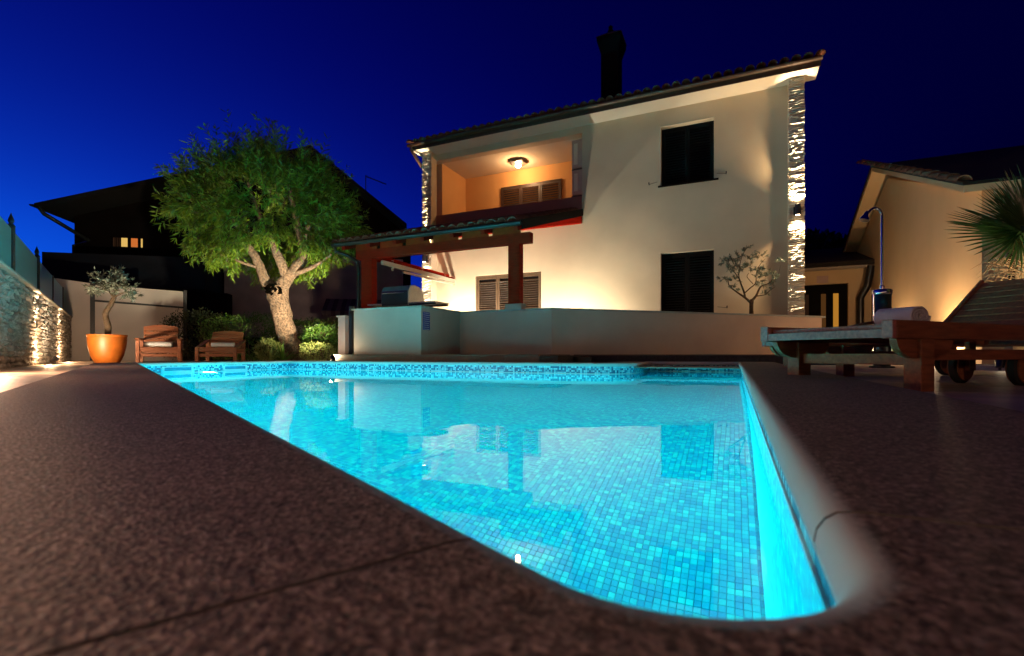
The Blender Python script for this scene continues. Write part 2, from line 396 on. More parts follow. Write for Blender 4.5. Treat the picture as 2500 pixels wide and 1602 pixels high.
# ================================================================== POOL
WZ, FZ = -0.15, -1.45
SR, DF, SE = 0.087, 6.45, -7.33          # right wall, far wall, end wall
k1, k2 = NL.dot(UH), NL.dot(NH)
def near_d(s, off=0.147): return (off - k1 * s) / k2
DA, SA = 7.94, -1.26                      # the stair alcove
POLY = [(SE, near_d(SE)), (SR, near_d(SR)), (SR, DA), (SA, DA), (SA, DF), (SE, DF)]    # counter-clockwise in (s, d)
RADI = [0.03, 0.125, 0.03, 0.10, 0.50, 0.03]
def offset_fillet(off, nseg=14):
    """outline moved outward by off, corners rounded; same vertex count for every off"""
    n = len(POLY); lines = []
    for i in range(n):
        a, b = Vector(POLY[i]), Vector(POLY[(i + 1) % n]); d = (b - a).normalized(); nn = Vector((d.y, -d.x))
        lines.append((a + nn * off, d))
    out = []
    for i in range(n):
        (a, da), (b, db) = lines[i - 1], lines[i]
        den = da.x * db.y - da.y * db.x
        t = ((b.x - a.x) * db.y - (b.y - a.y) * db.x) / den
        c = a + da * t
        cross = den; r = RADI[i] + (off if cross > 0 else -off); r = max(r, 0.003)
        ang = math.acos(max(-1, min(1, (-da).dot(db)))); tl = r / math.tan(ang / 2)
        p1 = c - da * tl; nn = Vector((-da.y, da.x)) * (1 if cross > 0 else -1); ce = p1 + nn * r
        a0 = math.atan2(p1.y - ce.y, p1.x - ce.x); sweep = (math.pi - ang) * (1 if cross > 0 else -1)
        for k in range(nseg + 1):
            th = a0 + sweep * k / nseg; out.append(Vector((ce.x + r * math.cos(th), ce.y + r * math.sin(th))))
    return out
NS = 14
def densify(paths, step=0.3):
    """adds the same number of in-between points to each path on the straight runs"""
    base = paths[0]; n = len(base); res = [[] for _ in paths]
    for i in range(n):
        L_ = (base[(i + 1) % n] - base[i]).length; k = max(1, int(L_ / step)) if (i % (NS + 1)) == NS else 1
        for j in range(k):
            for r_, p_ in zip(res, paths): r_.append(p_[i].lerp(p_[(i + 1) % n], j / k))
    return res
nose_r = 0.025
prof = [(0.0, -0.05), (-0.012, -0.05)] + [(-0.012 - 0.023 * math.sin(a) , -0.025 - 0.025 * math.cos(a)) for a in [math.pi * k / 8 for k in range(1, 8)]] + [(-0.008, 0.0), (0.004, 0.0), (0.05, 0.0), (0.42, 0.0), (0.42, -0.05)]
PATHS = densify([offset_fillet(o_) for o_, _ in prof])
refp = PATHS[0]; npt = len(refp)
cum = [0.0]
for i in range(npt): cum.append(cum[-1] + (refp[(i + 1) % npt] - refp[i]).length)
TOT = cum[-1]
def at(path, s_):
    s_ %= TOT
    import bisect
    i = min(bisect.bisect_right(cum, s_) - 1, npt - 1); f = (s_ - cum[i]) / max(1e-9, cum[i + 1] - cum[i])
    return path[i].lerp(path[(i + 1) % npt], f)
def nearest_s(p):
    best = min(range(npt), key=lambda i: (refp[i] - p).length); return cum[best]
coping = struct('pool_coping', H(-3, 3, -0.05), ANG_H)
def sd(v): return Vector((v.x * UH.x + v.y * UH.y, v.x * NH.x + v.y * NH.y))
def arc_at_world(x, y):
    p = sd(Vector((x, y))); b = min(range(int(TOT * 200)), key=lambda i: (at(refp, i / 200) - p).length); return b / 200
jA = arc_at_world(-0.0565, 0.276); jB = arc_at_world(0.242, 0.342)
joints = [jA, jB]
e = jB
while e + 2.6 < TOT + jA - 0.8:
    e += 2.2; joints.append(e)
joints.append(TOT + jA)
for a_, b_ in zip(joints[:-1], joints[1:]):
    near = a_ == jA or a_ == jB
    gap = 0.0024 if near else 0.0012
    ss = [a_ + gap] + [c + kk * TOT for kk in (0, 1) for c in cum[:-1] if a_ + gap + 0.004 < c + kk * TOT < b_ - gap - 0.004] + [b_ - gap]
    ss = sorted(ss); mb = MB(); npf = len(prof); vs = []; nosev = []
    for s_ in ss:
        for (off, z), path in zip(prof, PATHS):
            q = at(path, s_); vs.append(H(q.x, q.y, z)); nosev.append(1.0 if off < -0.0105 else 0.0)
    fs = []
    for i in range(len(ss) - 1):
        for k in range(npf):
            k2_ = (k + 1) % npf; fs.append((i * npf + k, i * npf + k2_, (i + 1) * npf + k2_, (i + 1) * npf + k))
    fs += [tuple(range(npf)), tuple((len(ss) - 1) * npf + k for k in range(npf))[::-1]]
    mb.add(vs, fs); o = mb.build('coping_stone', M['coping'], coping, smooth=True); o.data.materials.append(M['mortar'])
    for f_ in o.data.polygons:
        if len(f_.vertices) > 4: f_.material_index = 1
    at_ = o.data.attributes.new('nose', 'FLOAT', 'POINT'); at_.data.foreach_set('value', nosev)

# shell: walls and floor with a metric UV map
def uvmesh(name, quads, mtl, parent):
    """quads: list of (4 world points, 4 uvs)"""
    vs = []; fs = []; uvs = []
    inv = root_inv(parent)
    for pts, uv in quads:
        n = len(vs); vs += [tuple(inv @ p) for p in pts]; fs.append(tuple(range(n, n + len(pts)))); uvs += uv
    me = bpy.data.meshes.new(name); me.from_pydata(vs, [], fs)
    ul = me.uv_layers.new(name='UVMap'); ul.data.foreach_set('uv', [c for uv in uvs for c in uv])
    me.materials.append(mtl); o = bpy.data.objects.new(name, me); COL.objects.link(o); o.parent = parent
    return o
pool = struct('swimming_pool', H(-3, 3, FZ), ANG_H)
wall_band = []; wall_low = []
for i in range(npt):
    a, b = refp[i], refp[(i + 1) % npt]; u0, u1 = cum[i], cum[i + 1]
    for lst, z0, z1 in ((wall_band, -0.165, -0.0495), (wall_low, FZ, -0.165)):
        lst.append(([H(a.x, a.y, z0), H(b.x, b.y, z0), H(b.x, b.y, z1), H(a.x, a.y, z1)], [(u0, z0), (u1, z0), (u1, z1), (u0, z1)]))
uvmesh('waterline_band', wall_band, M['mos_band'], pool)
uvmesh('pool_wall', wall_low, M['mos'], pool)
tri = tessellate_polygon([[Vector((p.x, p.y, 0)) for p in refp]])
# floor sheet (beyond the modelled tiles the same pattern is carried by the material)
NEAR = lambda s_, d_: (-2.9 < s_ < SR) and (d_ < 3.6)
uvmesh('pool_floor', [([H(refp[i].x, refp[i].y, FZ) for i in t], [(refp[i].x, refp[i].y) for i in t]) for t in tri], M['mos'], pool)
# real mosaic tiles on the near part of the floor
cell = 0.025; cand = []
def inside(s_, d_): return s_ < SR - 0.004 and d_ > near_d(s_) + 0.01
for i in range(int(-2.9 / cell), int(SR / cell) + 1):
    for j in range(0, int(3.6 / cell)):
        s_, d_ = (i + .5) * cell, (j + .5) * cell
        if s_ + cell / 2 < SR and inside(s_, d_): cand.append((s_, d_))
def proj(p):
    """photo pixel of a floor point seen through the water"""
    Rr = math.hypot(p.x, p.y); h1, h2 = CH - WZ, WZ - FZ; lo, hi = 0.0, Rr
    for _ in range(30):
        m_ = (lo + hi) / 2; s1 = m_ / math.hypot(m_, h1); s2 = (Rr - m_) / math.hypot(Rr - m_, h2)
        if s1 > 1.333 * s2: hi = m_
        else: lo = m_
    Y = p.y * lo / Rr
    return 1250 + F * p.x / p.y, HZ + h1 * F / Y
scored = []
for c in cand:
    p = H(c[0], c[1], FZ)
    if p.y < 0.3: continue
    x, y = proj(p)
    lim = 1382 + (x - 1300) * (1479 - 1382) / 450 if x < 1750 else 1479
    if 1250 < x < 1745 and y < lim - 6: scored.append((-y, c))
scored.sort(); single = set(c for _, c in scored[:300])
tb = bmesh.new(); bmesh.ops.create_cube(tb, size=1)
hs_ = cell * 0.475
for v in tb.verts: v.co = Vector((v.co.x * 2 * hs_ * (0.93 if v.co.z > 0 else 1), v.co.y * 2 * hs_ * (0.93 if v.co.z > 0 else 1), 0.004 if v.co.z > 0 else 0.0005))
bmesh.ops.delete(tb, geom=[f for f in tb.faces if f.normal.z < -0.5], context='FACES_ONLY')
tile_me = bpy.data.meshes.new('mosaic_tile'); tb.to_mesh(tile_me); tb.free(); tile_me.materials.append(M['mos_obj'])
RH = Matrix.Rotation(ANG_H, 4, 'Z')
tv = [v.co.copy() for v in tile_me.vertices]; tf = [tuple(p.vertices) for p in tile_me.polygons]
for c in single: inst('mosaic_tile', tile_me, pool, Matrix.Translation(H(c[0], c[1], FZ)) @ RH)
rest = np.array([c for c in cand if c not in single]); nr = len(rest)
tvn = np.array([tuple(v) for v in tv]); V = (np.zeros((nr, len(tv), 3)) + tvn[None]); V[:, :, 0] += rest[:, None, 0] + 3; V[:, :, 1] += rest[:, None, 1] - 3
FI = np.array(tf)[None] + (np.arange(nr) * len(tv))[:, None, None]
me = bpy.data.meshes.new('mosaic_tiles'); me.vertices.add(nr * len(tv)); me.vertices.foreach_set('co', V.ravel())
nf = nr * len(tf); me.loops.add(nf * 4); me.polygons.add(nf); me.loops.foreach_set('vertex_index', FI.ravel().astype(np.int32))
me.polygons.foreach_set('loop_start', np.arange(nf, dtype=np.int32) * 4); me.polygons.foreach_set('loop_total', np.full(nf, 4, dtype=np.int32))
me.update(calc_edges=True)
ul = me.uv_layers.new(name='UVMap'); uvc = np.repeat(rest, len(tf) * 4, axis=0); ul.data.foreach_set('uv', uvc.ravel())
me.shade_flat(); me.materials.append(M['mos_cell']); o = bpy.data.objects.new('floor_mosaic', me); COL.objects.link(o); o.parent = pool; o['kind'] = 'stuff'
# stair treads in the alcove, just below the water
for k, (d0, z) in enumerate(((DF + 1.05, -0.36), (DF + 0.70, -0.62), (DF + 0.35, -0.88), (DF + 0.0, -1.14))):
    q = [([H(SA + .01, d0, z), H(SR - .002, d0, z), H(SR - .002, DA - .002, z), H(SA + .01, DA - .002, z)], [(SA, d0), (SR, d0), (SR, DA), (SA, DA)]),
         ([H(SA + .01, d0, FZ), H(SR - .002, d0, FZ), H(SR - .002, d0, z), H(SA + .01, d0, z)], [(SA, FZ), (SR, FZ), (SR, z), (SA, z)])]
    o = uvmesh('pool_step', q, M['mos_band'], pool)
# white trim line at the water's edge
ti = [offset_fillet(0.0, 14), offset_fillet(-0.004, 14)]
tr = MB(); nn_ = len(ti[0])
for i in range(nn_):
    for z0_, z1_ in ((WZ - .001, WZ + .007),):
        a, b, c_, d_ = ti[0][i], ti[0][(i + 1) % nn_], ti[1][i], ti[1][(i + 1) % nn_]
        tr.add([H(c_.x, c_.y, z0_), H(d_.x, d_.y, z0_), H(d_.x, d_.y, z1_), H(c_.x, c_.y, z1_), H(b.x, b.y, z1_), H(a.x, a.y, z1_)], [(0, 1, 2, 3), (3, 2, 4, 5)])
tr.build('waterline_trim', M['white'], pool)
# skimmers in the end wall
def skimmer(d0, d1):
    fr = lambda x, y, z: H(SE + x, y, z)
    t = thing('pool_skimmer', 'white skimmer mouth in the end wall of the pool, ' + ('nearer the stone wall' if d0 < 4.6 else 'nearer the far corner'), 'skimmer', H(SE, (d0 + d1) / 2, -0.2), ANG_H, 'skimmer mouths in the end wall')
    m_ = MB()
    for a in ((d0 - .03, d1 + .03, -.075, -.06), (d0 - .03, d1 + .03, -.25, -.235), (d0 - .03, d0, -.235, -.075), (d1, d1 + .03, -.235, -.075)):
        m_.box(fr, 0.002, 0.016, a[0], a[1], a[2], a[3])
    m_.build('frame', M['poolwhite'], t)
    MB().box(fr, 0.003, 0.008, d0, d1, -.235, -.075).build('mouth', M['grout'], t)
    MB().box(fr, 0.009, 0.013, d0, d1, -.20, -.12).build('flap', M['poolwhite'], t)
d_of = lambda px: (lambda Y: ((px - 1250) / F * NH.x + NH.y) * Y)(SE / (UH.x * (px - 1250) / F + UH.y))
skimmer(d_of(400), d_of(466)); skimmer(d_of(548), d_of(598))
# pool lights: round fixtures set in the walls
def pool_light(s_, d_, z_, nrm, power, label):
    p = H(s_, d_, z_); nv = H(*nrm, 0) ; up = Vector((0, 0, 1)); sdv = nv.cross(up)
    t = thing('pool_light', label, 'pool light', p, 0, 'underwater lights')
    n = 24; m_ = MB(); m2 = MB()
    def ring(r, o_): return [p + nv * o_ + (sdv * math.cos(2 * math.pi * k / n) + up * math.sin(2 * math.pi * k / n)) * r for k in range(n)]
    a, b, c = ring(.125, .002), ring(.125, .02), ring(.09, .025)
    m_.add(a + b + c, [(k, (k + 1) % n, n + (k + 1) % n, n + k) for k in range(n)] + [(n + k, n + (k + 1) % n, 2 * n + (k + 1) % n, 2 * n + k) for k in range(n)])
    m_.build('ring', M['white'], t, smooth=True)
    m2.add(ring(.09, .023), [tuple(range(n))]); m2.build('lens', M['lens'], t)
    lamp('AREA', p + nv * 0.03, power, (0.03, 0.95, 1.0), t, size=0.17, aim=p + nv - Vector((0, 0, .10)), cone=180)
    lamp('POINT', p + nv * 0.16, power * .12, (0.03, 0.95, 1.0), t, size=.05)
M['lens'] = emit('pool_lens', (0.35, 0.9, 1.0), 14)
pool_light(SE, d_of(504), -0.42, (1, 0), POW['pool'], 'round underwater light in the end wall between the two skimmers')
nn = (k1, k2)
for s_, lb in ((-5.6, 'round underwater light in the long near wall, farther from the camera'), (-3.4, 'round underwater light in the long near wall, nearer the rounded corner')):
    pool_light(s_, near_d(s_) , -0.75, nn, POW['pool'] * 0.62, lb)
# water
wm = MB(); wp = [Vector((p.x, p.y)) for p in refp]
wm.add([H(p.x, p.y, WZ) for p in wp], [tuple(t) for t in tri])
water = wm.build('pool_water', M['water'], None); water['kind'] = 'structure'
bm = bmesh.new(); bm.from_mesh(water.data)
for f in bm.faces:
    f.normal_update()
    if f.normal.z < 0: f.normal_flip()
bm.to_mesh(water.data); bm.free()

# ================================================================== GROUND AND PAVING
hole = [Vector((H(p.x, p.y).x, H(p.x, p.y).y, 0)) for p in offset_fillet(0.12, 6)]
big = [Vector((-400, -200, 0)), Vector((400, -200, 0)), Vector((400, 600, 0)), Vector((-400, 600, 0))]
allp = big + hole; tris = tessellate_polygon([big, hole[::-1]])
order = big + hole[::-1]
g = MB(); g.add([Vector((p.x, p.y, -0.075)) for p in order], [tuple(t) for t in tris]); tag(g.build('ground', M['ground']), kind='structure')
# paving slabs
cube = bmesh.new(); bmesh.ops.create_cube(cube, size=1); bmesh.ops.bevel(cube, geom=cube.edges[:], offset=0.006, segments=1, affect='EDGES')
def slab_mesh(w, l, name, mt):
    b = bmesh.new(); bmesh.ops.create_cube(b, size=1)
    for v in b.verts: v.co = Vector((v.co.x * w, v.co.y * l, v.co.z * 0.02))
    bmesh.ops.bevel(b, geom=[e_ for e_ in b.edges], offset=0.003, segments=1, affect='EDGES')
    me_ = bpy.data.meshes.new(name); b.to_mesh(me_); b.free(); me_.materials.append(mt); return me_
cube.free()
paving = struct('paving', H(3, 4, -0.07), ANG_H)
sm = slab_mesh(0.596, 0.596, 'paving_slab', M['slab'])
for i in range(11):
    for j in range(-2, 20):
        s_, d_ = 0.507 + 0.3 + i * 0.6, -0.9 + j * 0.6 + 0.3
        w_ = H(s_, d_)
        if w_.y < 0.2: continue
        inst('paving_slab', sm, paving, Matrix.Translation(H(s_, d_, -0.06 + random.uniform(-.0006, .0006))) @ RH)
MB().box(H, 0.51, 7.2, -2, 11.2, -.0745, -.068).build('grout_bed', M['bed'], paving)
pav2 = struct('paving_left', LF(8, -0.7, -0.07), ANG_L)
RL = Matrix.Rotation(ANG_L, 4, 'Z')
sm2 = slab_mesh(0.596, 0.365, 'paving_slab', M['slab'])
for i in range(1, 31):
    for j in range(2):
        inst('paving_slab', sm2, pav2, Matrix.Translation(LF(i * .6, -0.295 + -0.185 - j * 0.369, -0.06 + random.uniform(-.0005, .0005))) @ RL)
MB().box(LF, 0, 19, -1.04, -0.30, -.0745, -.068).build('grout_bed', M['bed'], pav2)
pav3 = struct('paving_far', H(-5, 7, -0.07), ANG_H)
# paving at the far end of the pool, aligned with the end wall
for i in range(9):
    for j in range(11):
        s_, d_ = SE - 0.43 - 0.3 - i * 0.6, 3.9 + j * 0.6
        if NL.dot(H(s_, d_).xy) < -0.30 + 0.32 - 0.6: continue
        if NL.dot(H(s_, d_).xy) < 0.08: continue
        inst('paving_slab', sm, pav3, Matrix.Translation(H(s_, d_, -0.06)) @ RH)
MB().box(H, -7.6, 2.0, 6.88, 8.6, -.0745, -.062).build('path_strip', M['slab'], pav3)
for (u_, w_, nm) in ((LF(8.35, -0.86), 0, 'drain'),):
    t = thing('drain_cover', 'flat oval drain cover in the paving at the left edge of the picture', 'drain cover', LF(7.95, -0.78, -0.05), ANG_L)
    MB().lathe(frame(LF(7.95, -0.78, -0.0505), ANG_L), [(0.0, .004), (.10, .004), (.115, .002), (.12, 0)], 28).build('lid', M['steel'], t, smooth=True)
    MB().box(frame(LF(7.95, -0.78, -0.0505), ANG_L), -.07, .07, -.008, .008, .0042, .006).build('slot', M['black'], t)

# ================================================================== STEP PLATFORM AND PARAPET
SB0, SB1, DB, DL = -6.67, -5.12, 7.34, 8.70
SK = S(1347, DL); PT = 0.99; PZ = 0.105
ter = struct('terrace', H(-3, 10, 0), ANG_H)
MB().box(H, -7.05, -2.46, 7.12, 8.9, -.07, PZ - .012).box(H, -8.3, 1.6, 8.905, 12.3, -.07, PZ - .012).build('terrace_base', M['bed'], ter)
rm = bpy.data.meshes.new('riser_tile')
bb = bmesh.new(); bmesh.ops.create_cube(bb, size=1)
for v in bb.verts: v.co = Vector((v.co.x * .596, v.co.y * .016, v.co.z * .172))
bb.to_mesh(rm); bb.free(); rm.materials.append(M['riser'])
tm = slab_mesh(0.596, 0.396, 'tread_tile', M['riser'])
for i in range(7):
    s_ = -7.05 + 0.35 + i * 0.6 + 0.04
    inst('riser_tile', rm, ter, Matrix.Translation(H(s_, 7.111, PZ - .012 - .084)) @ RH)
    for j in range(4): inst('tread_tile', tm, ter, Matrix.Translation(H(s_, 7.12 + .17 + j * .4, PZ - .002)) @ RH)
for i in range(16):
    for j in range(6): inst('terrace_tile', tm, ter, Matrix.Translation(H(-8.0 + i * .6, 9.12 + j * .4, PZ - .002)) @ RH)

par = thing('parapet_wall', 'low pale rendered parapet wall with a thin cap between the pool and the house terrace', 'wall', H(-4, 8.7, 0), ANG_H)
m_ = MB()
m_.box(H, SB0, SB1, DB, DB + .2, PZ, PT - .03)
m_.build('block_front', M['parapet'], par, bevel=0.004)
MB().box(H, SB1 - .2, SB1, DB + .2, DL + .2, PZ, PT - .03).build('block_side', M['parapet'], par)
MB().box(H, SB1, SK, DL, DL + .2, PZ - .0, PT - .03).build('long_wall', M['parapet'], par)
E2 = Vector((1.60, 11.60)); dirw = (E2 - Vector((SK, DL))).normalized(); nw = Vector((-dirw.y, dirw.x)) * 0.2
a0, a1 = Vector((SK, DL)), E2
c = []
for zz in (0, 1):
    for pp in (a0, a1):
        pass
za, zb, zlow = PT - .03, 0.885 - .03, -0.002
cc = [H(a0.x, a0.y, zlow), H(a1.x, a1.y, zlow), H(a0.x + nw.x, a0.y + nw.y, zlow), H(a1.x + nw.x, a1.y + nw.y, zlow),
      H(a0.x, a0.y, za), H(a1.x, a1.y, zb), H(a0.x + nw.x, a0.y + nw.y, za), H(a1.x + nw.x, a1.y + nw.y, zb)]
MB().hexa(cc).build('angled_wall', M['parapet'], par)
cc2 = [v.copy() for v in cc]
for i in range(4): cc2[i].z = -0.07; cc2[i + 4].z = -0.003
dn = H(-nw.x, -nw.y) * 0.03
for i in (2, 3, 6, 7): cc2[i] += dn
MB().hexa(cc2).build('skirting', M['metal_dark'], par)
o_ = 0.03
MB().box(H, SB0 - o_ - .01, SB1 + o_, DB - o_, DB + .22, PT - .03, PT).build('cap', M['capstone'], par, bevel=.004)
MB().box(H, SB1 - .23, SB1 + o_, DB + .22, DL - o_, PT - .03, PT).box(H, SB1 - .23, SK, DL - o_, DL + .23, PT - .03, PT).build('cap', M['parapet_cap'], par)
ov = nw.normalized() * 0.035
cp = []
for zo in (0.0, 0.03):
    for sgn in (-1, 1):
        for (pp, zz) in ((a0, za), (a1 + dirw * .06, zb)):
            q = pp + (ov * -1 if sgn < 0 else nw + ov); cp.append(H(q.x, q.y, zz + zo))
MB().hexa(cp).build('cap', M['parapet_cap'], par)
# gap at the end of the step, its shade painted as a black block
MB().box(H, -2.455, -2.15, 7.9, 8.1, -.07, .07).build('step_gap_shade', M['black'], ter)
# blue notice on the side of the counter wall
sg = thing('pool_notice', 'small blue notice plate with pale lines of print on the side of the counter wall', 'sign', H(SB1, DB + .12, .5), ANG_H)
z1_, z0_ = Z(1036, 762, DB + .15), Z(1036, 806, DB + .15); dd0, dd1 = DB + .055, DB + .27
MB().box(H, SB1, SB1 + .006, dd0, dd1, z0_, z1_).build('plate', M['sign_blue'], sg)
random.seed(3)
tx = MB(); nrow = 9
for r_ in range(nrow):
    zc = z1_ - (r_ + .6) * (z1_ - z0_) / nrow; x_ = dd0 + .012
    while x_ < dd1 - .03:
        w_ = random.uniform(.012, .035); tx.box(H, SB1 + .0065, SB1 + .0075, x_, min(x_ + w_, dd1 - .01), zc - .004, zc + .004); x_ += w_ + .007
tx.build('print', M['white'], sg)['kind'] = 'stuff'

# ================================================================== HOUSE
DW, DP, DB2 = 12.28, 12.0, 14.0
SL0, SL1 = S(1032, DP), S(1053, DP); SR0, SR1 = S(1926, DP), S(1963, DP)
EZ = 6.01; SO = S(1421, DW)
house = thing('house', 'two-storey cream rendered house with a lit balcony and stone-clad pillars behind the pool', 'house', H(-3.4, 15, 0), ANG_H)
wall = MB()
BZ = 4.20; FLZ = 3.62; LZ0, LZ1 = 5.83, 6.01
Z0h = PZ
# openings
wa0, wa1, waz1, waz0 = S(1613, DW), S(1743, DW), Z(1613, 311, DW), Z(1613, 455, DW)
wb1 = Z(1613, 619, DW)
ws0, ws1, wsz = S(1161, DW), S(1321, DW), Z(1161, 674, DW)
T = 0.3
def wallstrip(x0, x1, z0, z1): wall.box(H, x0, x1, DW, DW + T, z0, z1)
wallstrip(SL0, ws0, Z0h, FLZ); wallstrip(ws0, ws1, wsz, FLZ); wallstrip(ws1, SO, Z0h, FLZ)
wallstrip(SO, wa0, Z0h, 6.3); wallstrip(wa1, SR1, Z0h, 6.3)
wallstrip(wa0, wa1, Z0h - .0, Z0h + .02) ; wallstrip(wa0, wa1, wb1, waz0); wallstrip(wa0, wa1, waz1, 6.3)
wall.build('wall', M['wall'], house)
MB().box(H, SL0, SO, DW, DW + .25, LZ0, LZ1 + .3).build('lintel', M['wall'], house)
# balcony parapet: slightly proud, russet
MB().box(H, SL1 - .02, SO - .002, DW - .03, DW + .18, FLZ - .05, BZ).build('balcony_parapet', M['balcony_front'], house)
# recess walls, floor, ceiling
CZ = 5.86
MB().box(H, SL0, SL1, DW + .301, DB2 + .2, FLZ, CZ + .4).build('recess_side_wall', M['recess'], house)
MB().box(H, SL1, SO + .2, DB2, DB2 + .2, FLZ, CZ + .4).box(H, SO, SO + .2, DW + .301, DB2, FLZ, CZ + .4).build('recess_wall', M['recess'], house)
MB().box(H, SL1, SO, DW + .251, DB2, CZ, CZ + .1).build('balcony_ceiling', M['soffit'], house)
MB().box(H, SL0, SO, DW + .301, DB2, FLZ - .15, FLZ).build('balcony_floor', M['slab'], house)
# far sides and back of the house
MB().box(H, SL0, SL0 + .3, DB2 + .2, 20, Z0h, 6.3).box(H, SR1 - .3, SR1, DW + T, 20, Z0h, 6.3).box(H, SL0, SR1, 20, 20.3, Z0h, 6.3).box(H, SL0, SL0 + .3, DW + .301, DB2 + .2, Z0h, FLZ).build('side_wall', M['wall'], house)
# inside is dark
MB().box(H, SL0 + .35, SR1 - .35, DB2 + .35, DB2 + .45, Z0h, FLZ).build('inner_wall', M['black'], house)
# soffit and eave
ES0, ES1 = S(999, 11.65), S(2005, 11.65); DE = 11.68
MB().box(H, ES0 + .02, ES1 - .02, DE + .02, DW, EZ, EZ + .06).build('soffit', M['soffit'], house)
MB().box(H, ES0, ES1, DE - .005, DE + .018, EZ - .02, EZ + .16).build('fascia', M['gutter'], house)
# gutter: half-round
def gutter(p0, p1, r, mt, parent, out):
    m = MB(); n = 10; vs = []
    for p in (p0, p1):
        for k in range(n + 1):
            a = math.pi * k / n; vs.append(p + out * (r * math.cos(a)) + Vector((0, 0, -r * math.sin(a))))
    m.add(vs, [(k, k + 1, n + 2 + k, n + 1 + k) for k in range(n)] + [tuple(range(n + 1)), tuple(range(n + 1, 2 * n + 2))])
    o = m.build('gutter', mt, parent, smooth=True)
    mo = o.modifiers.new('thick', 'SOLIDIFY'); mo.thickness = 0.004
    return o
outv = H(0, -1)
gutter(H(ES0 - .02, DE - .07, EZ + .12), H(ES1 + .02, DE - .07, EZ + .12), 0.062, M['gutter'], house, outv)
dp = [H(ES0 + .1, DE - .07, EZ + .06), H(ES0 + .1, DE - .05, EZ - .05), H(ES0 + .17, DE + .25, EZ - .33), H(ES0 + .2, DP + .12, EZ - .5), H(SL0 - .07, DP + .15, EZ - .75), H(SL0 - .07, DP + .15, .2)]
MB().tube(dp, .045, 10).build('downpipe', M['gutter'], house, smooth=True)
# roof
RS = math.tan(R(19)); DR = 16.2; roof_z = lambda d: EZ + .20 + (d - DE) * RS
rf = MB()
def roof_hexa(s0, s1, d0, d1, z0, z1, th):
    return [H(s0, d0, z0), H(s1, d0, z0), H(s0, d1, z1), H(s1, d1, z1), H(s0, d0, z0 + th), H(s1, d0, z0 + th), H(s0, d1, z1 + th), H(s1, d1, z1 + th)]
rf.hexa(roof_hexa(ES0, ES1, DE - .02, DR, roof_z(DE - .02) - .05, roof_z(DR) - .05, .04))
rf.hexa(roof_hexa(ES0, ES1, DR, 20.9, roof_z(DR) - .05, roof_z(DR) - (20.9 - DR) * RS - .05, .04))
roof = rf.build('roof', M['tile_s'], house)
# gable ends closing the walls up to the roof
for s_a in (SL0, SR1 - .25):
    MB().prism([H(s_a, DW, 6.0), H(s_a, 20.3, 6.0), H(s_a, 20.3, roof_z(DR) - (20.3 - DR) * RS - .1), H(s_a, DR, roof_z(DR) - .1), H(s_a, DW, roof_z(DW) - .1)], H(.25, 0)).build('gable', M['wall'], house)
def tile_mesh(name, L_, r0, r1, mt):
    b = MB(); n = 8; vs = []
    for (y, r, zo) in ((0, r0, 0), (L_, r1, .0)):
        for rr in (r, r - .014):
            for k in range(n + 1):
                a = math.pi * k / n; vs.append(Vector((rr * math.cos(a), y, rr * math.sin(a) * .85 + zo)))
    q = n + 1
    fs = [(k, k + 1, 2 * q + k + 1, 2 * q + k) for k in range(n)] + [(q + k + 1, q + k, 3 * q + k, 3 * q + k + 1) for k in range(n)] + [(k + 1, k, q + k, q + k + 1) for k in range(n)]
    me_ = bpy.data.meshes.new(name); me_.from_pydata([tuple(v) for v in vs], [], fs); me_.materials.append(mt); me_.shade_smooth(); return me_
tmesh = tile_mesh('roof_tile', .46, .095, .075, M['tile'])
def tile_roof(parent, e0, e1, z_at_eave, slope, d_eave, d_top, pitch=.215, rows_single=2, lim=300):
    """barrel tiles laid up the slope; the first rows as single tiles, the rest joined"""
    vx = (e1 - e0).normalized(); L_ = (e1 - e0).length; n = int(L_ / pitch); vy2 = H(0, 1); sl = slope
    vy = (vy2 + Vector((0, 0, sl))).normalized(); vz = vx.cross(vy).normalized()
    if vz.z < 0: vz = -vz
    run = (d_top - d_eave) * math.hypot(1, sl); rows = int(run / .38) + 1
    tvs = np.array([tuple(v.co) for v in tmesh.vertices]); tfs = [tuple(p.vertices) for p in tmesh.polygons]
    jv = []; jf = []; cnt = 0
    for r_ in range(rows):
        for i in range(n + 1):
            loc = e0 + vx * (i * pitch + .02) + vy * (r_ * .38 - .05) + vz * (.012 * 1 + random.uniform(-.004, .004))
            jx = random.uniform(-.02, .02)
            ex = (vx + vy * jx).normalized(); Mx = mxyz(ex, vy, vz, loc) @ Matrix.Rotation(R(-1.6), 4, 'X')
            if r_ < rows_single and cnt < lim: inst('roof_tile', tmesh, parent, Mx); cnt += 1
            else:
                A = np.array(Mx); off = len(jv) * len(tvs)
                jv.append(tvs @ A[:3, :3].T + A[:3, 3]); jf.append(off)
    if jv:
        inv = np.array(root_inv(parent)); VV = np.vstack(jv) @ inv[:3, :3].T + inv[:3, 3]
        me_ = bpy.data.meshes.new('roof_tiles'); me_.from_pydata(VV.tolist(), [], [tuple(x + o_ for x in f) for o_ in jf for f in tfs]); me_.materials.append(M['tile_s'])
        me_.shade_smooth()
        o = bpy.data.objects.new('roof_tiles', me_); COL.objects.link(o); o.parent = parent; o['kind'] = 'stuff'
tile_roof(roof, H(ES0, DE - .02, roof_z(DE - .02)), H(ES1, DE - .02, roof_z(DE - .02)), 0, RS, DE - .02, DR, rows_single=2)
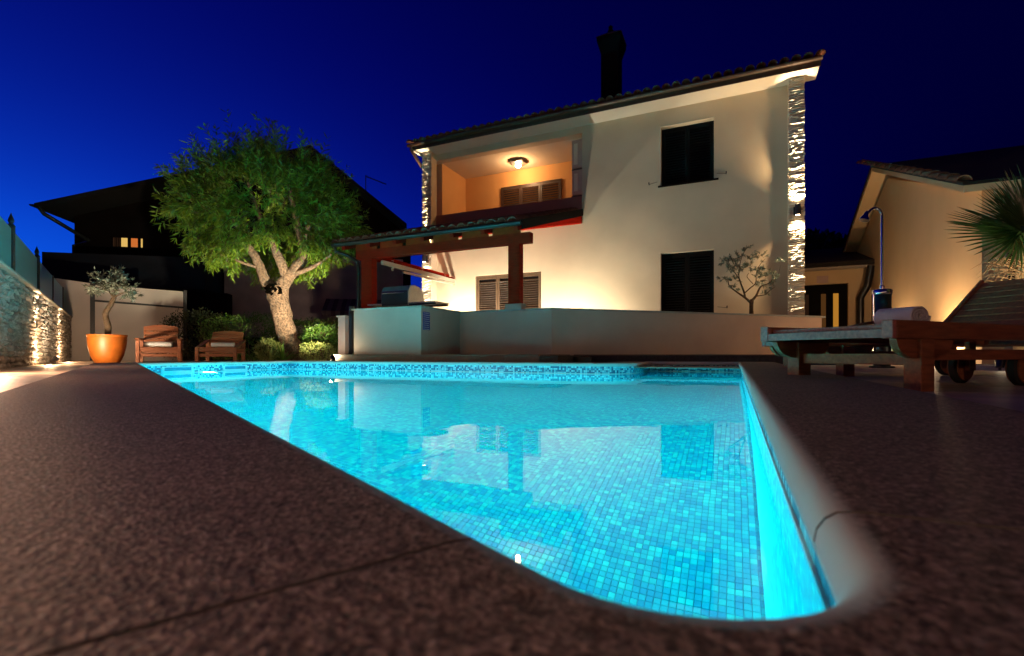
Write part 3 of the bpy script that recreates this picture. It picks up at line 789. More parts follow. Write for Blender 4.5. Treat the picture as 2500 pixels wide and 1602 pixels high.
# chimney
ch = MB(); cs0, cs1 = S(1467, 14.2), S(1509, 14.2); cz1 = Z(1488, 128, 14.2)
ch.box(H, cs0, cs1, 14.2, 14.75, 6.4, cz1)
chim = ch.build('chimney', M['nb_dark'], house)
cw = (cs1 - cs0); cx0, cx1 = cs0 - .10, cs1 + .10
zc = Z(1488, 88, 14.2)
m_ = MB(); m_.hexa([H(cs0, 14.2, cz1), H(cs1, 14.2, cz1), H(cs0, 14.75, cz1), H(cs1, 14.75, cz1), H(cx0, 14.1, zc - .12), H(cx1, 14.1, zc - .12), H(cx0, 14.85, zc - .12), H(cx1, 14.85, zc - .12)])
m_.box(H, cx0, cx1, 14.1, 14.85, zc - .12, zc); m_.build('chimney_collar', M['nb_dark'], chim)
zt = Z(1488, 62, 14.2); mid = (cs0 + cs1) / 2
m_ = MB(); apx = H(mid, 14.475, zt)
base4 = [H(cx0 - .02, 14.08, zc), H(cx1 + .02, 14.08, zc), H(cx1 + .02, 14.87, zc), H(cx0 - .02, 14.87, zc)]
m_.add(base4 + [apx], [(0, 1, 4), (1, 2, 4), (2, 3, 4), (3, 0, 4), (3, 2, 1, 0)]); m_.build('chimney_cap', M['tile_s'], chim)
MB().lathe(frame(H(mid - .03, 14.475, zt - .06), 0), [(.07, 0), (.09, .06), (.05, .13), (.07, .18), (0, .25)], 12).build('chimney_finial', M['nb_dark'], chim, smooth=True)

# stone cladding pieces
def stone_variants(n, mt, name):
    out = []
    for i in range(n):
        rng = random.Random(100 + i); nx, nz = 3, 2
        vs = []; 
        for a in range(nx + 1):
            for b_ in range(nz + 1):
                x, z = a / nx - .5, b_ / nz - .5
                edge = a in (0, nx) or b_ in (0, nz)
                x += rng.uniform(-.05, .05) ; z += rng.uniform(-.09, .09)
                y = -rng.uniform(.55, 1.0) if not edge else -rng.uniform(.15, .75)
                vs.append((x, y, z))
        nb = len(vs)
        for a in (0, nx):
            for b_ in (0, nz): vs.append((a / nx - .5, 0.0, b_ / nz - .5))
        fs = [(a * (nz + 1) + b_, (a + 1) * (nz + 1) + b_, (a + 1) * (nz + 1) + b_ + 1, a * (nz + 1) + b_ + 1) for a in range(nx) for b_ in range(nz)]
        q = nz + 1
        fs += [(nb + 0, nb + 2) + tuple(a * q for a in range(nx, -1, -1)), (nb + 3, nb + 1) + tuple(a * q + nz for a in range(0, nx + 1)),
               (nb + 1, nb + 0) + tuple(range(0, nz + 1)), (nb + 2, nb + 3) + tuple(nx * q + b_ for b_ in range(nz, -1, -1))]
        me_ = bpy.data.meshes.new(name); me_.from_pydata(vs, [], fs); me_.materials.append(mt); me_.shade_flat(); out.append(me_)
    return out
SV = stone_variants(8, M['stone'], 'stone')
M['ledge'] = mat('pale_ledgestone', (0.66, 0.58, 0.46), 0.9, 0.35, 20, 0.9, 60, objrand=0.25)
SVP = stone_variants(8, M['ledge'], 'stone')
def pillar(parent, s0, s1, label_extra=None):
    p_ = MB().box(H, s0, s1, DP + .001, DW, Z0h, EZ).build('pillar', M['wall'], parent)
    z = Z0h; rng = random.Random(int(abs(s0) * 100)); ex, ey, ez = H(1, 0), H(0, 1), Vector((0, 0, 1)); cnt = 0
    while z < EZ - .03:
        hgt = rng.uniform(.035, .06); hgt = min(hgt, EZ - .002 - z)
        cuts = [s0 - rng.uniform(0, .018)]
        if rng.random() < .55: cuts.append(s0 + (s1 - s0) * rng.uniform(.3, .7))
        cuts.append(s1 + rng.uniform(0, .018))
        for a, b in zip(cuts[:-1], cuts[1:]):
            dep = rng.uniform(.03, .075)
            me_ = SVP[rng.randrange(8)]
            inst('stone', me_, p_, mxyz(ex * (b - a - .004), ey * dep, ez * (hgt - .005), H((a + b) / 2, DP, z + hgt / 2))); cnt += 1
        z += hgt
    return p_
pL = pillar(house, SL0, SL1); pR = pillar(house, SR0, SR1)

# shutters
def shutters(name, s0, s1, z0, z1, d, leaves, mt, parent, slat_step=.062, mid=False, reveal=.12):
    fr_ = MB(); q = .035
    fr_.box(H, s0, s0 + q, d, d + .05, z0, z1).box(H, s1 - q, s1, d, d + .05, z0, z1).box(H, s0 + q, s1 - q, d, d + .05, z1 - q, z1)
    root = fr_.build(name, mt, parent)
    w = (s1 - s0 - 2 * q) / leaves; st = .055
    for i in range(leaves):
        a = s0 + q + i * w + .004; b = a + w - .008
        f = MB(); f.box(H, a, a + st, d + .006, d + .044, z0, z1 - q - .004).box(H, b - st, b, d + .006, d + .044, z0, z1 - q - .004)
        f.box(H, a + st, b - st, d + .008, d + .042, z1 - q - .004 - .07, z1 - q - .004).box(H, a + st, b - st, d + .008, d + .042, z0, z0 + .09)
        f.build('shutter_frame', mt, root)
        zz = z0 + .11; sl = bpy.data.meshes.new('slat'); L_ = b - a - 2 * st - .002
        vs = [Vector((x * L_, y * .008, z * slat_step * .92)) for z in (-.5, .5) for y in (-.5, .5) for x in (-.5, .5)]
        sl.from_pydata([tuple(v) for v in vs], [], [(0, 2, 3, 1), (4, 5, 7, 6), (0, 1, 5, 4), (2, 6, 7, 3), (0, 4, 6, 2), (1, 3, 7, 5)]); sl.materials.append(mt)
        while zz < z1 - q - .1:
            inst('slat', sl, root, Matrix.Translation(H((a + b) / 2, d + .024, zz)) @ RH @ Matrix.Rotation(R(-42 + random.uniform(-2, 2)), 4, 'X')); zz += slat_step
    # dark backing behind the louvres (room)
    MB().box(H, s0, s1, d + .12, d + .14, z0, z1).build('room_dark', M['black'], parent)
    return root
shutters('shutter_door', ws0, ws1, Z0h + .01, wsz - .003, DW + .04, 3, M['shutter'], house)
shutters('shutter_window', wa0 + .003, wa1 - .003, waz0 + .02, waz1 - .003, DW + .16, 2, M['shutter_d'], house)
shutters('shutter_door', wa0 + .003, wa1 - .003, Z0h + .03, wb1 - .003, DW + .12, 2, M['shutter_d'], house)
bz1, bz0 = Z(1225, 460, DB2), FLZ + .02
shutters('balcony_shutter', S(1225, DB2), S(1372, DB2), bz0, bz1, DB2 - .06, 3, M['shutter_b'], house, .07)
MB().box(H, wa0 - .06, wa1 + .10, DW - .05, DW + .15, waz0 - .03, waz0 + .0).build('window_sill', M['shutter_d'], house)
trim = MB(); trim.box(H, wa0 - .012, wa0, DW - .008, DW + .0, waz0, waz1 + .012).box(H, wa0, wa1 + .012, DW - .008, DW, waz1, waz1 + .012)
trim.build('window_trim', M['soffit'], house)
for (px_, py_) in ((1585, 452), (1773, 425), (1775, 752)):
    q = H(S(px_, DW), DW - .001, Z(px_, py_, DW))
    sgn = 1 if px_ == 1585 else -1
    m_ = MB(); m_.tube([q, q + H(0, -.06, 0)], .008, 6); m_.tube([q + H(0, -.06, 0), q + H(-.0, -.06, .045)], .012, 6); m_.tube([q + H(0, -.04, 0), q + H(sgn * .20, -.05, .03)], .005, 6)
    m_.build('shutter_hook', M['metal_dark'], house)
# wall lamps on the pillars
def wall_lamp(s_, z_, which):
    t = thing('wall_lamp', 'dark up-and-down wall lamp on the %s stone pillar of the house' % which, 'wall lamp', H(s_, DP - .14, z_), ANG_H, 'up-and-down lamps on the pillars')
    MB().box(H, s_ - .07, s_ + .07, DP - .075, DP - .055, z_ - .10, z_ + .08).build('backplate', M['metal_dark'], t)
    fr2 = frame(H(s_, DP - .145, z_ - .11), ANG_H)
    MB().lathe(fr2, [(.0, .0), (.035, .0), (.055, .001), (.055, .22), (.045, .22), (.045, .20), (0, .20)], 20).build('body', M['metal_dark'], t, smooth=True)
    for sg_ in (1, -1):
        zl = z_ + (.115 if sg_ > 0 else -.115)
        MB().lathe(frame(H(s_, DP - .145, zl), 0), [(0, 0), (.04, 0)], 16).build('lens', M['lamp_lens'], t)
        lamp('SPOT', H(s_, DP - .145, zl + sg_ * .010), POW['pillar'] * 4.2, (1.0, .80, .55), t, size=.02, aim=H(s_, DP - .03, zl + sg_ * 2.2), cone=20, blend=1.0)
        lamp('SPOT', H(s_, DP - .145, zl + sg_ * .012), POW['pillar'], (1.0, .68, .36), t, size=.025, aim=H(s_, DP - .145 + .0, zl + sg_ * 5), cone=120, blend=1.0)
M['lamp_lens'] = emit('warm_lens', (1.0, 0.75, 0.45), 25)
wall_lamp((SR0 + SR1) / 2 + .01, Z(1945, 516, DP), 'right')
wall_lamp((SL0 + SL1) / 2, Z(1043, 632, DP), 'left')
# balcony ceiling lamp
lsx, ldx = S(1265, 13.35), 13.35
t = thing('ceiling_lamp', 'lit square glass lamp with curled corners on the balcony ceiling', 'ceiling lamp', H(lsx, ldx, CZ), ANG_H)
n = 8; vs = []; w_ = .23
for i in range(n + 1):
    for j in range(n + 1):
        a, b = i / n * 2 - 1, j / n * 2 - 1
        vs.append(H(lsx + a * w_, ldx + b * w_, CZ - .035 - .0 - .045 * (1 - (a * b) ** 2 * 1.0) + .02 * abs(a * b)))
m_ = MB(); m_.add(vs, [(i * (n + 1) + j, (i + 1) * (n + 1) + j, (i + 1) * (n + 1) + j + 1, i * (n + 1) + j + 1) for i in range(n) for j in range(n)])
o = m_.build('glass_plate', M['steel'], t, smooth=True); mo = o.modifiers.new('thick', 'SOLIDIFY'); mo.thickness = .006
M['bulb'] = emit('bulb_glow', (1.0, 0.72, 0.42), 40)
MB().lathe(frame(H(lsx, ldx, CZ - .20), 0), [(0, 0), (.055, .015), (.085, .05), (.085, .08), (.05, .11), (0, .12)], 20).build('bulb', M['bulb'], t, smooth=True)
lamp('POINT', H(lsx, ldx, CZ - .24), POW['balcony'], (1.0, .54, .24), t, size=.06)
# air conditioners on the balcony side wall
for i, (y0_, y1_) in enumerate(((343, 412), (416, 477))):
    dA0, dA1 = 12.62, 12.92
    sA0 = S(1396, dA0)
    za_, zb_ = Z(1400, y1_, dA0), Z(1400, y0_, dA0)
    t = thing('air_conditioner', 'outdoor air conditioning unit on the balcony side wall, the %s of the two' % ('upper' if i == 0 else 'lower'), 'air conditioner', H(SO - .3, dA0, za_), ANG_H, 'air conditioners on the balcony')
    zb_ = min(zb_, CZ - .02)
    MB().box(H, sA0, SO - .03, dA0, dA1 + .5, za_, zb_).build('casing', M['ac'], t, bevel=.012)
    MB().box(H, sA0 + .06, sA0 + .16, dA0 - .004, dA0 + .001, za_ + .10, zb_ - .10).build('side_panel', M['soffit'], t)
    MB().box(H, sA0 - .01, SO, dA0 + .03, dA1 + .3, za_ - .05, za_ - .012).build('bracket', M['metal_dark'], t)

# ================================================================== PERGOLA
DG = 8.34; GS0, GS1 = S(822, DG), S(1274, DG); GZ = CH + 2.44
perg = thing('pergola', 'red-brown timber lean-to canopy with clay tiles and a dark gutter over the terrace', 'pergola', H(-5.6, DL, PZ), ANG_H)
VT = CH + 3.70; PS = (VT - GZ) / (DW - DG)
pz = lambda d: GZ + (d - DG) * PS
# posts
pl0, pl1 = S(880, DL), S(906, DL); pr0, pr1 = S(1240, DL), S(1268, DL)
BZ0 = CH + 2.16
MB().box(H, pl0, pl1, DL + .02, DL + .2, PZ, BZ0).build('post', M['beam'], perg, bevel=.005)
MB().box(H, pr0, pr1, DL + .01, DL + .19, PT + .11, BZ0).build('post', M['beam'], perg, bevel=.005)
MB().box(H, pr0 - .06, pr1 + .05, DL - .02, DL + .22, PT, PT + .11).build('post_base', M['parapet'], perg, bevel=.005)
MB().box(H, S(868, DL) - .0, S(1294, DL), DL + .015, DL + .165, BZ0, BZ0 + .2).build('front_beam', M['beam'], perg, bevel=.006)
M['orange'] = mat('uplit_timber', (0.30, 0.025, 0.006), 0.8, 0.2, 6, spec=0.0)  # timber under the roof, warm light from below put into its colour
for i in range(6):
    sa_ = GS0 + .20 + (GS1 - GS0 - .3) * i / 6; sb_ = sa_ + (GS1 - GS0 - .3) / 6 - .10
    MB().box(H, sa_, sb_, DL + .02, DL + .05, BZ0 + .2, pz(DL) - .012).build('lit_filler_board', M['orange'], perg)  # added filler boards, standing in for the lit board undersides
MB().box(H, GS0 + .1, SO, DW - .10, DW - .005, pz(DW) - .32, pz(DW) - .14).build('wall_plate', M['beam'], perg)
nr_ = 7
for i in range(nr_):
    s_ = GS0 + .15 + (GS1 - GS0 - .3 + .0) * i / (nr_ - 1)
    a, b = H(s_, DG + .04, pz(DG + .04) - .07), H(s_, DW - .02, pz(DW - .02) - .07)
    MB().beam(a, b, .09, .12).build('rafter', M['beam'], perg)
nb_ = 26; bm_ = bpy.data.meshes.new('board')
dlen = (DW - DG) / nb_
for i in range(nb_):
    d0 = DG + .01 + i * dlen; d1 = d0 + dlen - .006
    MB().hexa([H(GS0 + .03, d0, pz(d0) - .008), H(GS1 - .01, d0, pz(d0) - .008), H(GS0 + .03, d1, pz(d1) - .008), H(GS1 - .01, d1, pz(d1) - .008),
               H(GS0 + .03, d0, pz(d0) + .012), H(GS1 - .01, d0, pz(d0) + .012), H(GS0 + .03, d1, pz(d1) + .012), H(GS1 - .01, d1, pz(d1) + .012)]).build('board', M['orange'], perg)
proof = MB().hexa([H(GS0, DG - .02, pz(DG) + .013), H(GS1, DG - .02, pz(DG) + .013), H(GS0, DW, pz(DW) + .013), H(GS1, DW, pz(DW) + .013),
             H(GS0, DG - .02, pz(DG) + .03), H(GS1, DG - .02, pz(DG) + .03), H(GS0, DW, pz(DW) + .03), H(GS1, DW, pz(DW) + .03)]).build('tile_roof', M['tile_s'], perg)
tile_roof(proof, H(GS0, DG - .03, pz(DG) + .04), H(GS1, DG - .03, pz(DG) + .04), 0, PS, DG - .03, DW - .25, rows_single=3)
# verge board on the right side with tile edge
MB().beam(H(GS1 + .015, DG - .02, pz(DG) - .03), H(GS1 + .015, DW - .003, pz(DW) - .03), .03, .17).build('verge_board', M['nb_dark'], perg)
gutter(H(GS0 - .05, DG - .07, pz(DG) + .0), H(GS1 + .01, DG - .07, pz(DG) + .0), .06, M['gutter_b'], perg, outv)
gp = [H(GS0 + .02, DG - .07, pz(DG) - .05), H(GS0 + .03, DG - .05, pz(DG) - .16), H(GS0 + .22, DG + .1, BZ0 + .05), H(pl0 - .06, DL - .02, BZ0 - .06), H(pl0 - .03, DL - .03, BZ0 - .2), H(pl0 - .03, DL - .03, PZ + .1)]
MB().tube(gp, .036, 10).build('downpipe', M['gutter_b'], perg, smooth=True)
MB().beam(H(pl0 + .08, DL + .02, BZ0 + .1), H(pl0 + .08, DW - .01, BZ0 + .1), .1, .14).build('side_beam', M['beam'], perg)
# folded awning under the left side
aw = thing('folded_awning', 'folded cream metal awning arm under the left side beam of the pergola', 'awning', H(pl1, 10.4, 2.0), ANG_H)
q0, q1 = H(pl1 + .10, DL + .25, BZ0 - .03), H(pl1 + .02, DW - .05, BZ0 + .0)
z_ = Vector((0, 0, 1))
MB().beam(q0 - z_ * .03, q1 - z_ * .03, .07, .09).build('cassette', M['awn'], aw)
MB().beam(q0 - z_ * .13 + (q1 - q0) * .25, q1 - z_ * .13, .05, .05).build('arm', M['awn'], aw)
MB().beam(q0 + z_ * .045, q1 + z_ * .045, .04, .03).build('rail', M['beam'], aw)
for k in (.12, .5, .85):
    c_ = q0.lerp(q1, k); MB().beam(c_ + z_ * .08, c_ - z_ * .16, .03, .05, up=H(0, 1)).build('bracket', M['awn'], aw)

# gas grill on the terrace behind the counter wall
gs0, gs1 = S(948, 7.95), S(1013, 7.95)
gr = thing('gas_grill', 'black gas grill with steel lid and folded side shelf behind the counter wall', 'grill', H((gs0 + gs1) / 2, 8.0, PZ), ANG_H)
gzt = Z(980, 697, 7.9); gzb = PT - .06
MB().box(H, gs0 + .02, gs1 - .02, 7.75, 8.25, PZ + .09, gzb).build('cabinet', M['black'], gr, bevel=.01)
for a in (gs0 + .08, gs1 - .08):
    for b in (7.8, 8.2):
        MB().tube([H(a - .02, b, PZ + .045), H(a + .02, b, PZ + .045)], .045, 12).build('wheel', M['rubber'], gr)
MB().box(H, gs0, gs1, 7.72, 8.28, gzb, gzb + .12).build('firebox', M['black'], gr, bevel=.01)
lid = [H(gs0, 7.74, gzb + .125), H(gs0, 7.74, gzt - .12), H(gs0, 7.80, gzt - .03), H(gs0, 7.95, gzt), H(gs0, 8.12, gzt - .03), H(gs0, 8.24, gzt - .14), H(gs0, 8.28, gzb + .125)]
MB().prism(lid, H(gs1 - gs0, 0)).build('lid', M['steel'], gr, bevel=.01)
MB().box(H, gs0 + .02, gs1 - .02, 7.725, 7.738, gzb + .14, gzt - .13).build('lid_front', M['black'], gr)
MB().tube([H(gs0 + .06, 7.69, gzt - .17), H(gs1 - .06, 7.69, gzt - .17)], .014, 8).build('handle', M['chrome'], gr)
sh1 = S(1080, 8.0)
for k in range(5):
    a = gs1 + .01 + k * (sh1 - gs1) / 5
    MB().box(H, a, a + (sh1 - gs1) / 5 - .008, 7.74, 8.24, PT + .10, PT + .125).build('shelf_slat', M['steel'], gr)
MB().box(H, gs1 + .0, sh1, 7.76, 7.79, PT + .065, PT + .098).box(H, gs1 + .0, sh1, 8.18, 8.21, PT + .065, PT + .098).build('shelf_rail', M['black'], gr)
MB().box(H, gs0 - .35, gs0 - .01, 7.74, 8.24, PT + .10, PT + .125).build('side_shelf', M['steel'], gr)

# terrace lamps: low floor washers in front of the house wall, hidden from the pool by the parapet
for i, (s_, lb, pw, rz_) in enumerate(((-6.75, 'small floor washer lamp on the terrace left of the shuttered door', 1.7, 0), (-3.95, 'small floor washer lamp on the terrace right of the shuttered door', 1.15, 0))):
    t = thing('terrace_lamp', lb, 'lamp', H(s_, 11.24, PZ), ANG_H, 'floor washers on the terrace')
    MB().box(H, s_ - .09, s_ + .09, 11.20, 11.26, PZ, PZ + .14).build('housing', M['metal_dark'], t, bevel=.005)
    MB().box(H, s_ - .07, s_ + .07, 11.261, 11.266, PZ + .02, PZ + .12).build('lens', M['lamp_lens'], t)
    lamp('SPOT', H(s_, 11.3, PZ + .10), POW['terrace'] * 12 * pw, (1.0, .87, .66), t, size=.05, aim=H(s_, DW, .75), cone=165, blend=.7)

# ================================================================== TREES
def mesh_quads(name, V, mtl, parent):
    n = len(V) // 4; me_ = bpy.data.meshes.new(name); me_.vertices.add(n * 4); me_.vertices.foreach_set('co', V.ravel())
    me_.loops.add(n * 4); me_.polygons.add(n); me_.loops.foreach_set('vertex_index', np.arange(n * 4, dtype=np.int32))
    me_.polygons.foreach_set('loop_start', np.arange(n, dtype=np.int32) * 4); me_.polygons.foreach_set('loop_total', np.full(n, 4, dtype=np.int32))
    me_.update(calc_edges=True); me_.materials.append(mtl)
    o = bpy.data.objects.new(name, me_); COL.objects.link(o)
    if parent is not None: o.parent = parent
    return o
def leaves(name, C, D, L_, Wd, mtl, parent, rng):
    """C centres, D directions (world); diamond leaves"""
    n = len(C); D = D / np.linalg.norm(D, axis=1, keepdims=True)
    Rr = rng.normal(size=(n, 3)); Sd = np.cross(D, Rr); Sd /= np.linalg.norm(Sd, axis=1, keepdims=True)
    L2 = L_ * rng.uniform(.6, 1.3, (n, 1)); W2 = Wd * rng.uniform(.7, 1.2, (n, 1))
    dr = np.cross(Sd, D) * L2 * .08
    V = np.stack([C, C + D * L2 * .45 + Sd * W2 / 2, C + D * L2 + dr, C + D * L2 * .45 - Sd * W2 / 2], axis=1).reshape(-1, 3)
    if parent is not None:
        inv = np.array(root_inv(parent)); V = V @ inv[:3, :3].T + inv[:3, 3]
    return mesh_quads(name, V, mtl, parent)

# --- the big pollarded almond tree
TY = 11.3
tree = thing('almond_tree', 'big floodlit pollarded tree with a thick pale trunk and dense willowy crown', 'tree', P(722, 880, TY), 0)
tree.location.z = -0.07
def px3(pts): return [P(x, y, TY + dy) for x, y, dy in pts]
tk = MB()
def rough_tube(mb, pts, rad, n=18, sub=6, amp=.05):
    """smooth interpolation with bark lumps"""
    P_ = []; R_ = []
    for i in range(len(pts) - 1):
        p0 = pts[max(i - 1, 0)]; p1 = pts[i]; p2 = pts[i + 1]; p3 = pts[min(i + 2, len(pts) - 1)]
        for k in range(sub):
            t_ = k / sub
            q = 0.5 * ((2 * p1) + (p2 - p0) * t_ + (2 * p0 - 5 * p1 + 4 * p2 - p3) * t_ * t_ + (3 * p1 - p0 - 3 * p2 + p3) * t_ ** 3)
            P_.append(q); R_.append(rad[i] + (rad[i + 1] - rad[i]) * t_)
    P_.append(pts[-1]); R_.append(rad[-1])
    s0 = len(mb.v); mb.tube(P_, R_, n)
    for i in range(len(P_)):
        for k in range(n):
            v = mb.v[s0 + i * n + k]; dlt = v - P_[i]
            v += dlt * (noise.noise(v * 7) * amp * 4 + noise.noise(v * 22) * amp * 2)
U = lambda w: w / F * TY / 2
rough_tube(tk, px3([(732, 900, 0), (722, 868, 0), (706, 830, 0), (690, 780, 0), (682, 735, 0), (678, 700, 0)]), [U(58), U(48), U(43), U(45), U(46), U(50)])
rough_tube(tk, px3([(680, 715, 0), (700, 680, -.02), (722, 655, 0), (742, 628, .1), (738, 590, .2), (728, 555, .3)]), [U(36), U(30), U(27), U(24), U(22), U(16)])
rough_tube(tk, px3([(674, 705, 0), (650, 690, -.05), (636, 655, -.1), (622, 625, -.15), (606, 600, -.2), (590, 560, -.2)]), [U(32), U(25), U(21), U(20), U(17), U(9)])
rough_tube(tk, px3([(700, 680, 0), (688, 645, -.15), (672, 610, -.2), (655, 575, -.25), (640, 540, -.2)]), [U(24), U(21), U(17), U(14), U(8)])
rough_tube(tk, px3([(705, 672, 0), (740, 662, -.1), (775, 645, -.25), (810, 620, -.3)]), [U(16), U(12), U(9), U(5)], n=10)
rough_tube(tk, px3([(738, 590, .2), (760, 540, .3), (780, 480, .4)]), [U(18), U(12), U(6)], n=10)
rough_tube(tk, px3([(728, 560, .3), (715, 500, .3), (700, 430, .4)]), [U(20), U(12), U(6)], n=10)
rough_tube(tk, px3([(640, 545, -.2), (620, 490, -.1), (600, 430, 0)]), [U(12), U(8), U(5)], n=10)
rough_tube(tk, px3([(592, 565, -.2), (550, 520, -.2), (510, 470, -.1)]), [U(11), U(8), U(4)], n=10)
rough_tube(tk, px3([(636, 655, -.1), (590, 640, -.3), (520, 610, -.5), (460, 560, -.5)]), [U(9), U(7), U(5), U(3)], n=8)
trunk = tk.build('trunk', M['bark'], tree, smooth=True)
# dark hollow where the limbs were pollarded: its shade is a near-black lump
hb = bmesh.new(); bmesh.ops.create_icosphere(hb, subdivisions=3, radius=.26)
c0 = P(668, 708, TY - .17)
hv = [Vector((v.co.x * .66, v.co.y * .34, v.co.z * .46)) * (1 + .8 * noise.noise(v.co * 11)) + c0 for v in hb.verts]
hm = MB(); hm.add(hv, [tuple(v.index for v in f.verts) for f in hb.faces]); hb.free(); hm.build('hollow_shade', M['hollow_shade'], tree, smooth=True)
rng = np.random.default_rng(5)
tw = MB(); Cs = []; Ds = []
cc_ = P(660, 535, TY + .1); rx, ry, rz_ = 1.84, 1.8, 1.42
ntw = 0
while ntw < 1450:
    v = rng.normal(size=3); v /= np.linalg.norm(v); rad_ = rng.uniform(.25, 1.0) ** .45
    p = np.array([cc_.x + v[0] * rx * rad_, cc_.y + v[1] * ry * rad_, cc_.z + v[2] * rz_ * rad_ * (1.0 if v[2] > 0 else .82)])
    if rng.random() < .25 * (1 - noise.noise(Vector(p) * 1.3)) and rad_ > .6: continue
    # clumps: leave gaps
    if noise.noise(Vector(p) * 1.9 + Vector((9, 2, 5))) < -.05: continue
    _x, _y = 1250 + F * p[0] / p[1], HZ - F * (p[2] - CH) / p[1]
    if p[1] < TY + .55 and ((_x - 675) / 85) ** 2 + ((_y - 640) / 75) ** 2 < 1: continue        # the limbs stay visible
    out = np.array([v[0], v[1] * .8, v[2]])
    up = 1.0 if v[2] > .15 else (-.35 if v[2] < -.35 else .25)
    d = out * .8 + np.array([0, 0, up]) + rng.normal(size=3) * .28; d /= np.linalg.norm(d)
    tl = rng.uniform(.34, .70) * (1.35 if v[2] > .45 and rng.random() < .35 else .9)
    if v[2] < -.2: tl *= .9
    pts = []; q = p.copy(); dd = d.copy(); nseg = 5
    for k in range(nseg + 1):
        pts.append(Vector(q)); dd = dd + np.array([0, 0, -.10 if v[2] < .3 else .02]); dd /= np.linalg.norm(dd); q = q + dd * tl / nseg
    if ntw % 3 == 0: tw.tube(pts, [.008, .007, .006, .005, .004, .002], 4, cap=False)
    nl = int(rng.integers(20, 34))
    tt = rng.uniform(.05, 1.0, nl) * nseg; ii = np.minimum(tt.astype(int), nseg - 1); ff = tt - ii
    PP = np.array([tuple(x) for x in pts]); cen = PP[ii] * (1 - ff[:, None]) + PP[ii + 1] * ff[:, None]
    sd_ = rng.normal(size=(nl, 3)); sd_ -= (sd_ @ dd)[:, None] * dd; sd_ /= np.linalg.norm(sd_, axis=1, keepdims=True)
    ld = dd * .75 + sd_ * .8 + np.array([0, 0, -.18])
    Cs.append(cen); Ds.append(ld); ntw += 1
tw.build('twigs', M['bark_d'], tree)['kind'] = 'stuff'
crown = leaves('crown', np.vstack(Cs), np.vstack(Ds), .15, .030, M['leaf'], tree, rng)

# --- olive trees
def olive(name, label, base, trunk_pts, trunk_rad, branches, Yc, clumps, leafL, leafn, zpot, seed, group=None):
    rng_ = np.random.default_rng(seed); t = thing(name, label, 'olive tree', base, 0, group)
    m = MB(); rough_tube(m, trunk_pts, trunk_rad, n=12, amp=.04)
    for pts, r in branches: rough_tube(m, pts, r, n=7, sub=4, amp=.03)
    m.build('trunk', M['bark_d'], t, smooth=True)
    C_, D_ = [], []; tm_ = MB()
    for (c, rad, nt_) in clumps:
        for _ in range(nt_):
            v = rng_.normal(size=3); v /= np.linalg.norm(v); q = np.array(tuple(c)) + v * rad * rng_.uniform(0, .8)
            d = v * .8 + np.array([0, 0, .45]) + rng_.normal(size=3) * .3; d /= np.linalg.norm(d); L_ = rad * rng_.uniform(.5, 1.0)
            tm_.tube([Vector(q), Vector(q + d * L_)], [.004, .002], 4, cap=False)
            tt = rng_.uniform(0, 1, leafn); cen = q[None] + d[None] * (tt * L_)[:, None]
            sd_ = rng_.normal(size=(leafn, 3)); ld = d * .7 + sd_ * .55
            C_.append(cen); D_.append(ld)
    tm_.build('twigs', M['bark_d'], t)['kind'] = 'stuff'
    leaves('crown', np.vstack(C_), np.vstack(D_), leafL, leafL * .30, M['leaf_o'], t, rng_)
    return t
OY = 9.5
q = lambda x, y, dy=0: P(x, y, OY + dy)
olive('potted_olive', 'small olive tree with silvery leaves growing in the orange pot', q(262, 830), [q(262, 840), q(264, 800), q(258, 768), q(272, 740), q(280, 725)], [.055, .05, .05, .045, .035],
      [([q(280, 725), q(300, 715), q(325, 712)], [.02, .014, .008]), ([q(278, 728), q(262, 705), q(245, 690)], [.02, .014, .006]), ([q(280, 725), q(285, 695), q(290, 670)], [.02, .012, .006])],
      OY, [(q(262, 700), .24, 20), (q(245, 690, .1), .20, 18), (q(285, 705, -.1), .24, 22), (q(288, 675), .13, 10), (q(240, 710), .13, 8), (q(310, 718), .12, 8), (q(330, 720), .07, 5), (q(300, 690), .15, 10), (q(289, 665), .09, 5)], .07, 20, 0, 11)
PSC = .80
pt = thing('plant_pot', 'big round orange terracotta pot by the white fence holding the olive tree', 'pot', Vector((q(262, 885).x, OY, -.06)), 0)
pr = .40
fp = frame(pt.location, 0)
MB().lathe(fp, [(r_ * PSC, z_) for r_, z_ in ((.20, 0), (.25, .02), (.32, .15), (.365, .32), (.38, .45), (.378, .515), (.392, .525), (.392, .555), (.362, .555), (.352, .50))], 40).build('bowl', M['pot'], pt, smooth=True)
MB().lathe(fp, [(0, .50), (.28, .50)], 32).build('soil', M['soil'], pt)
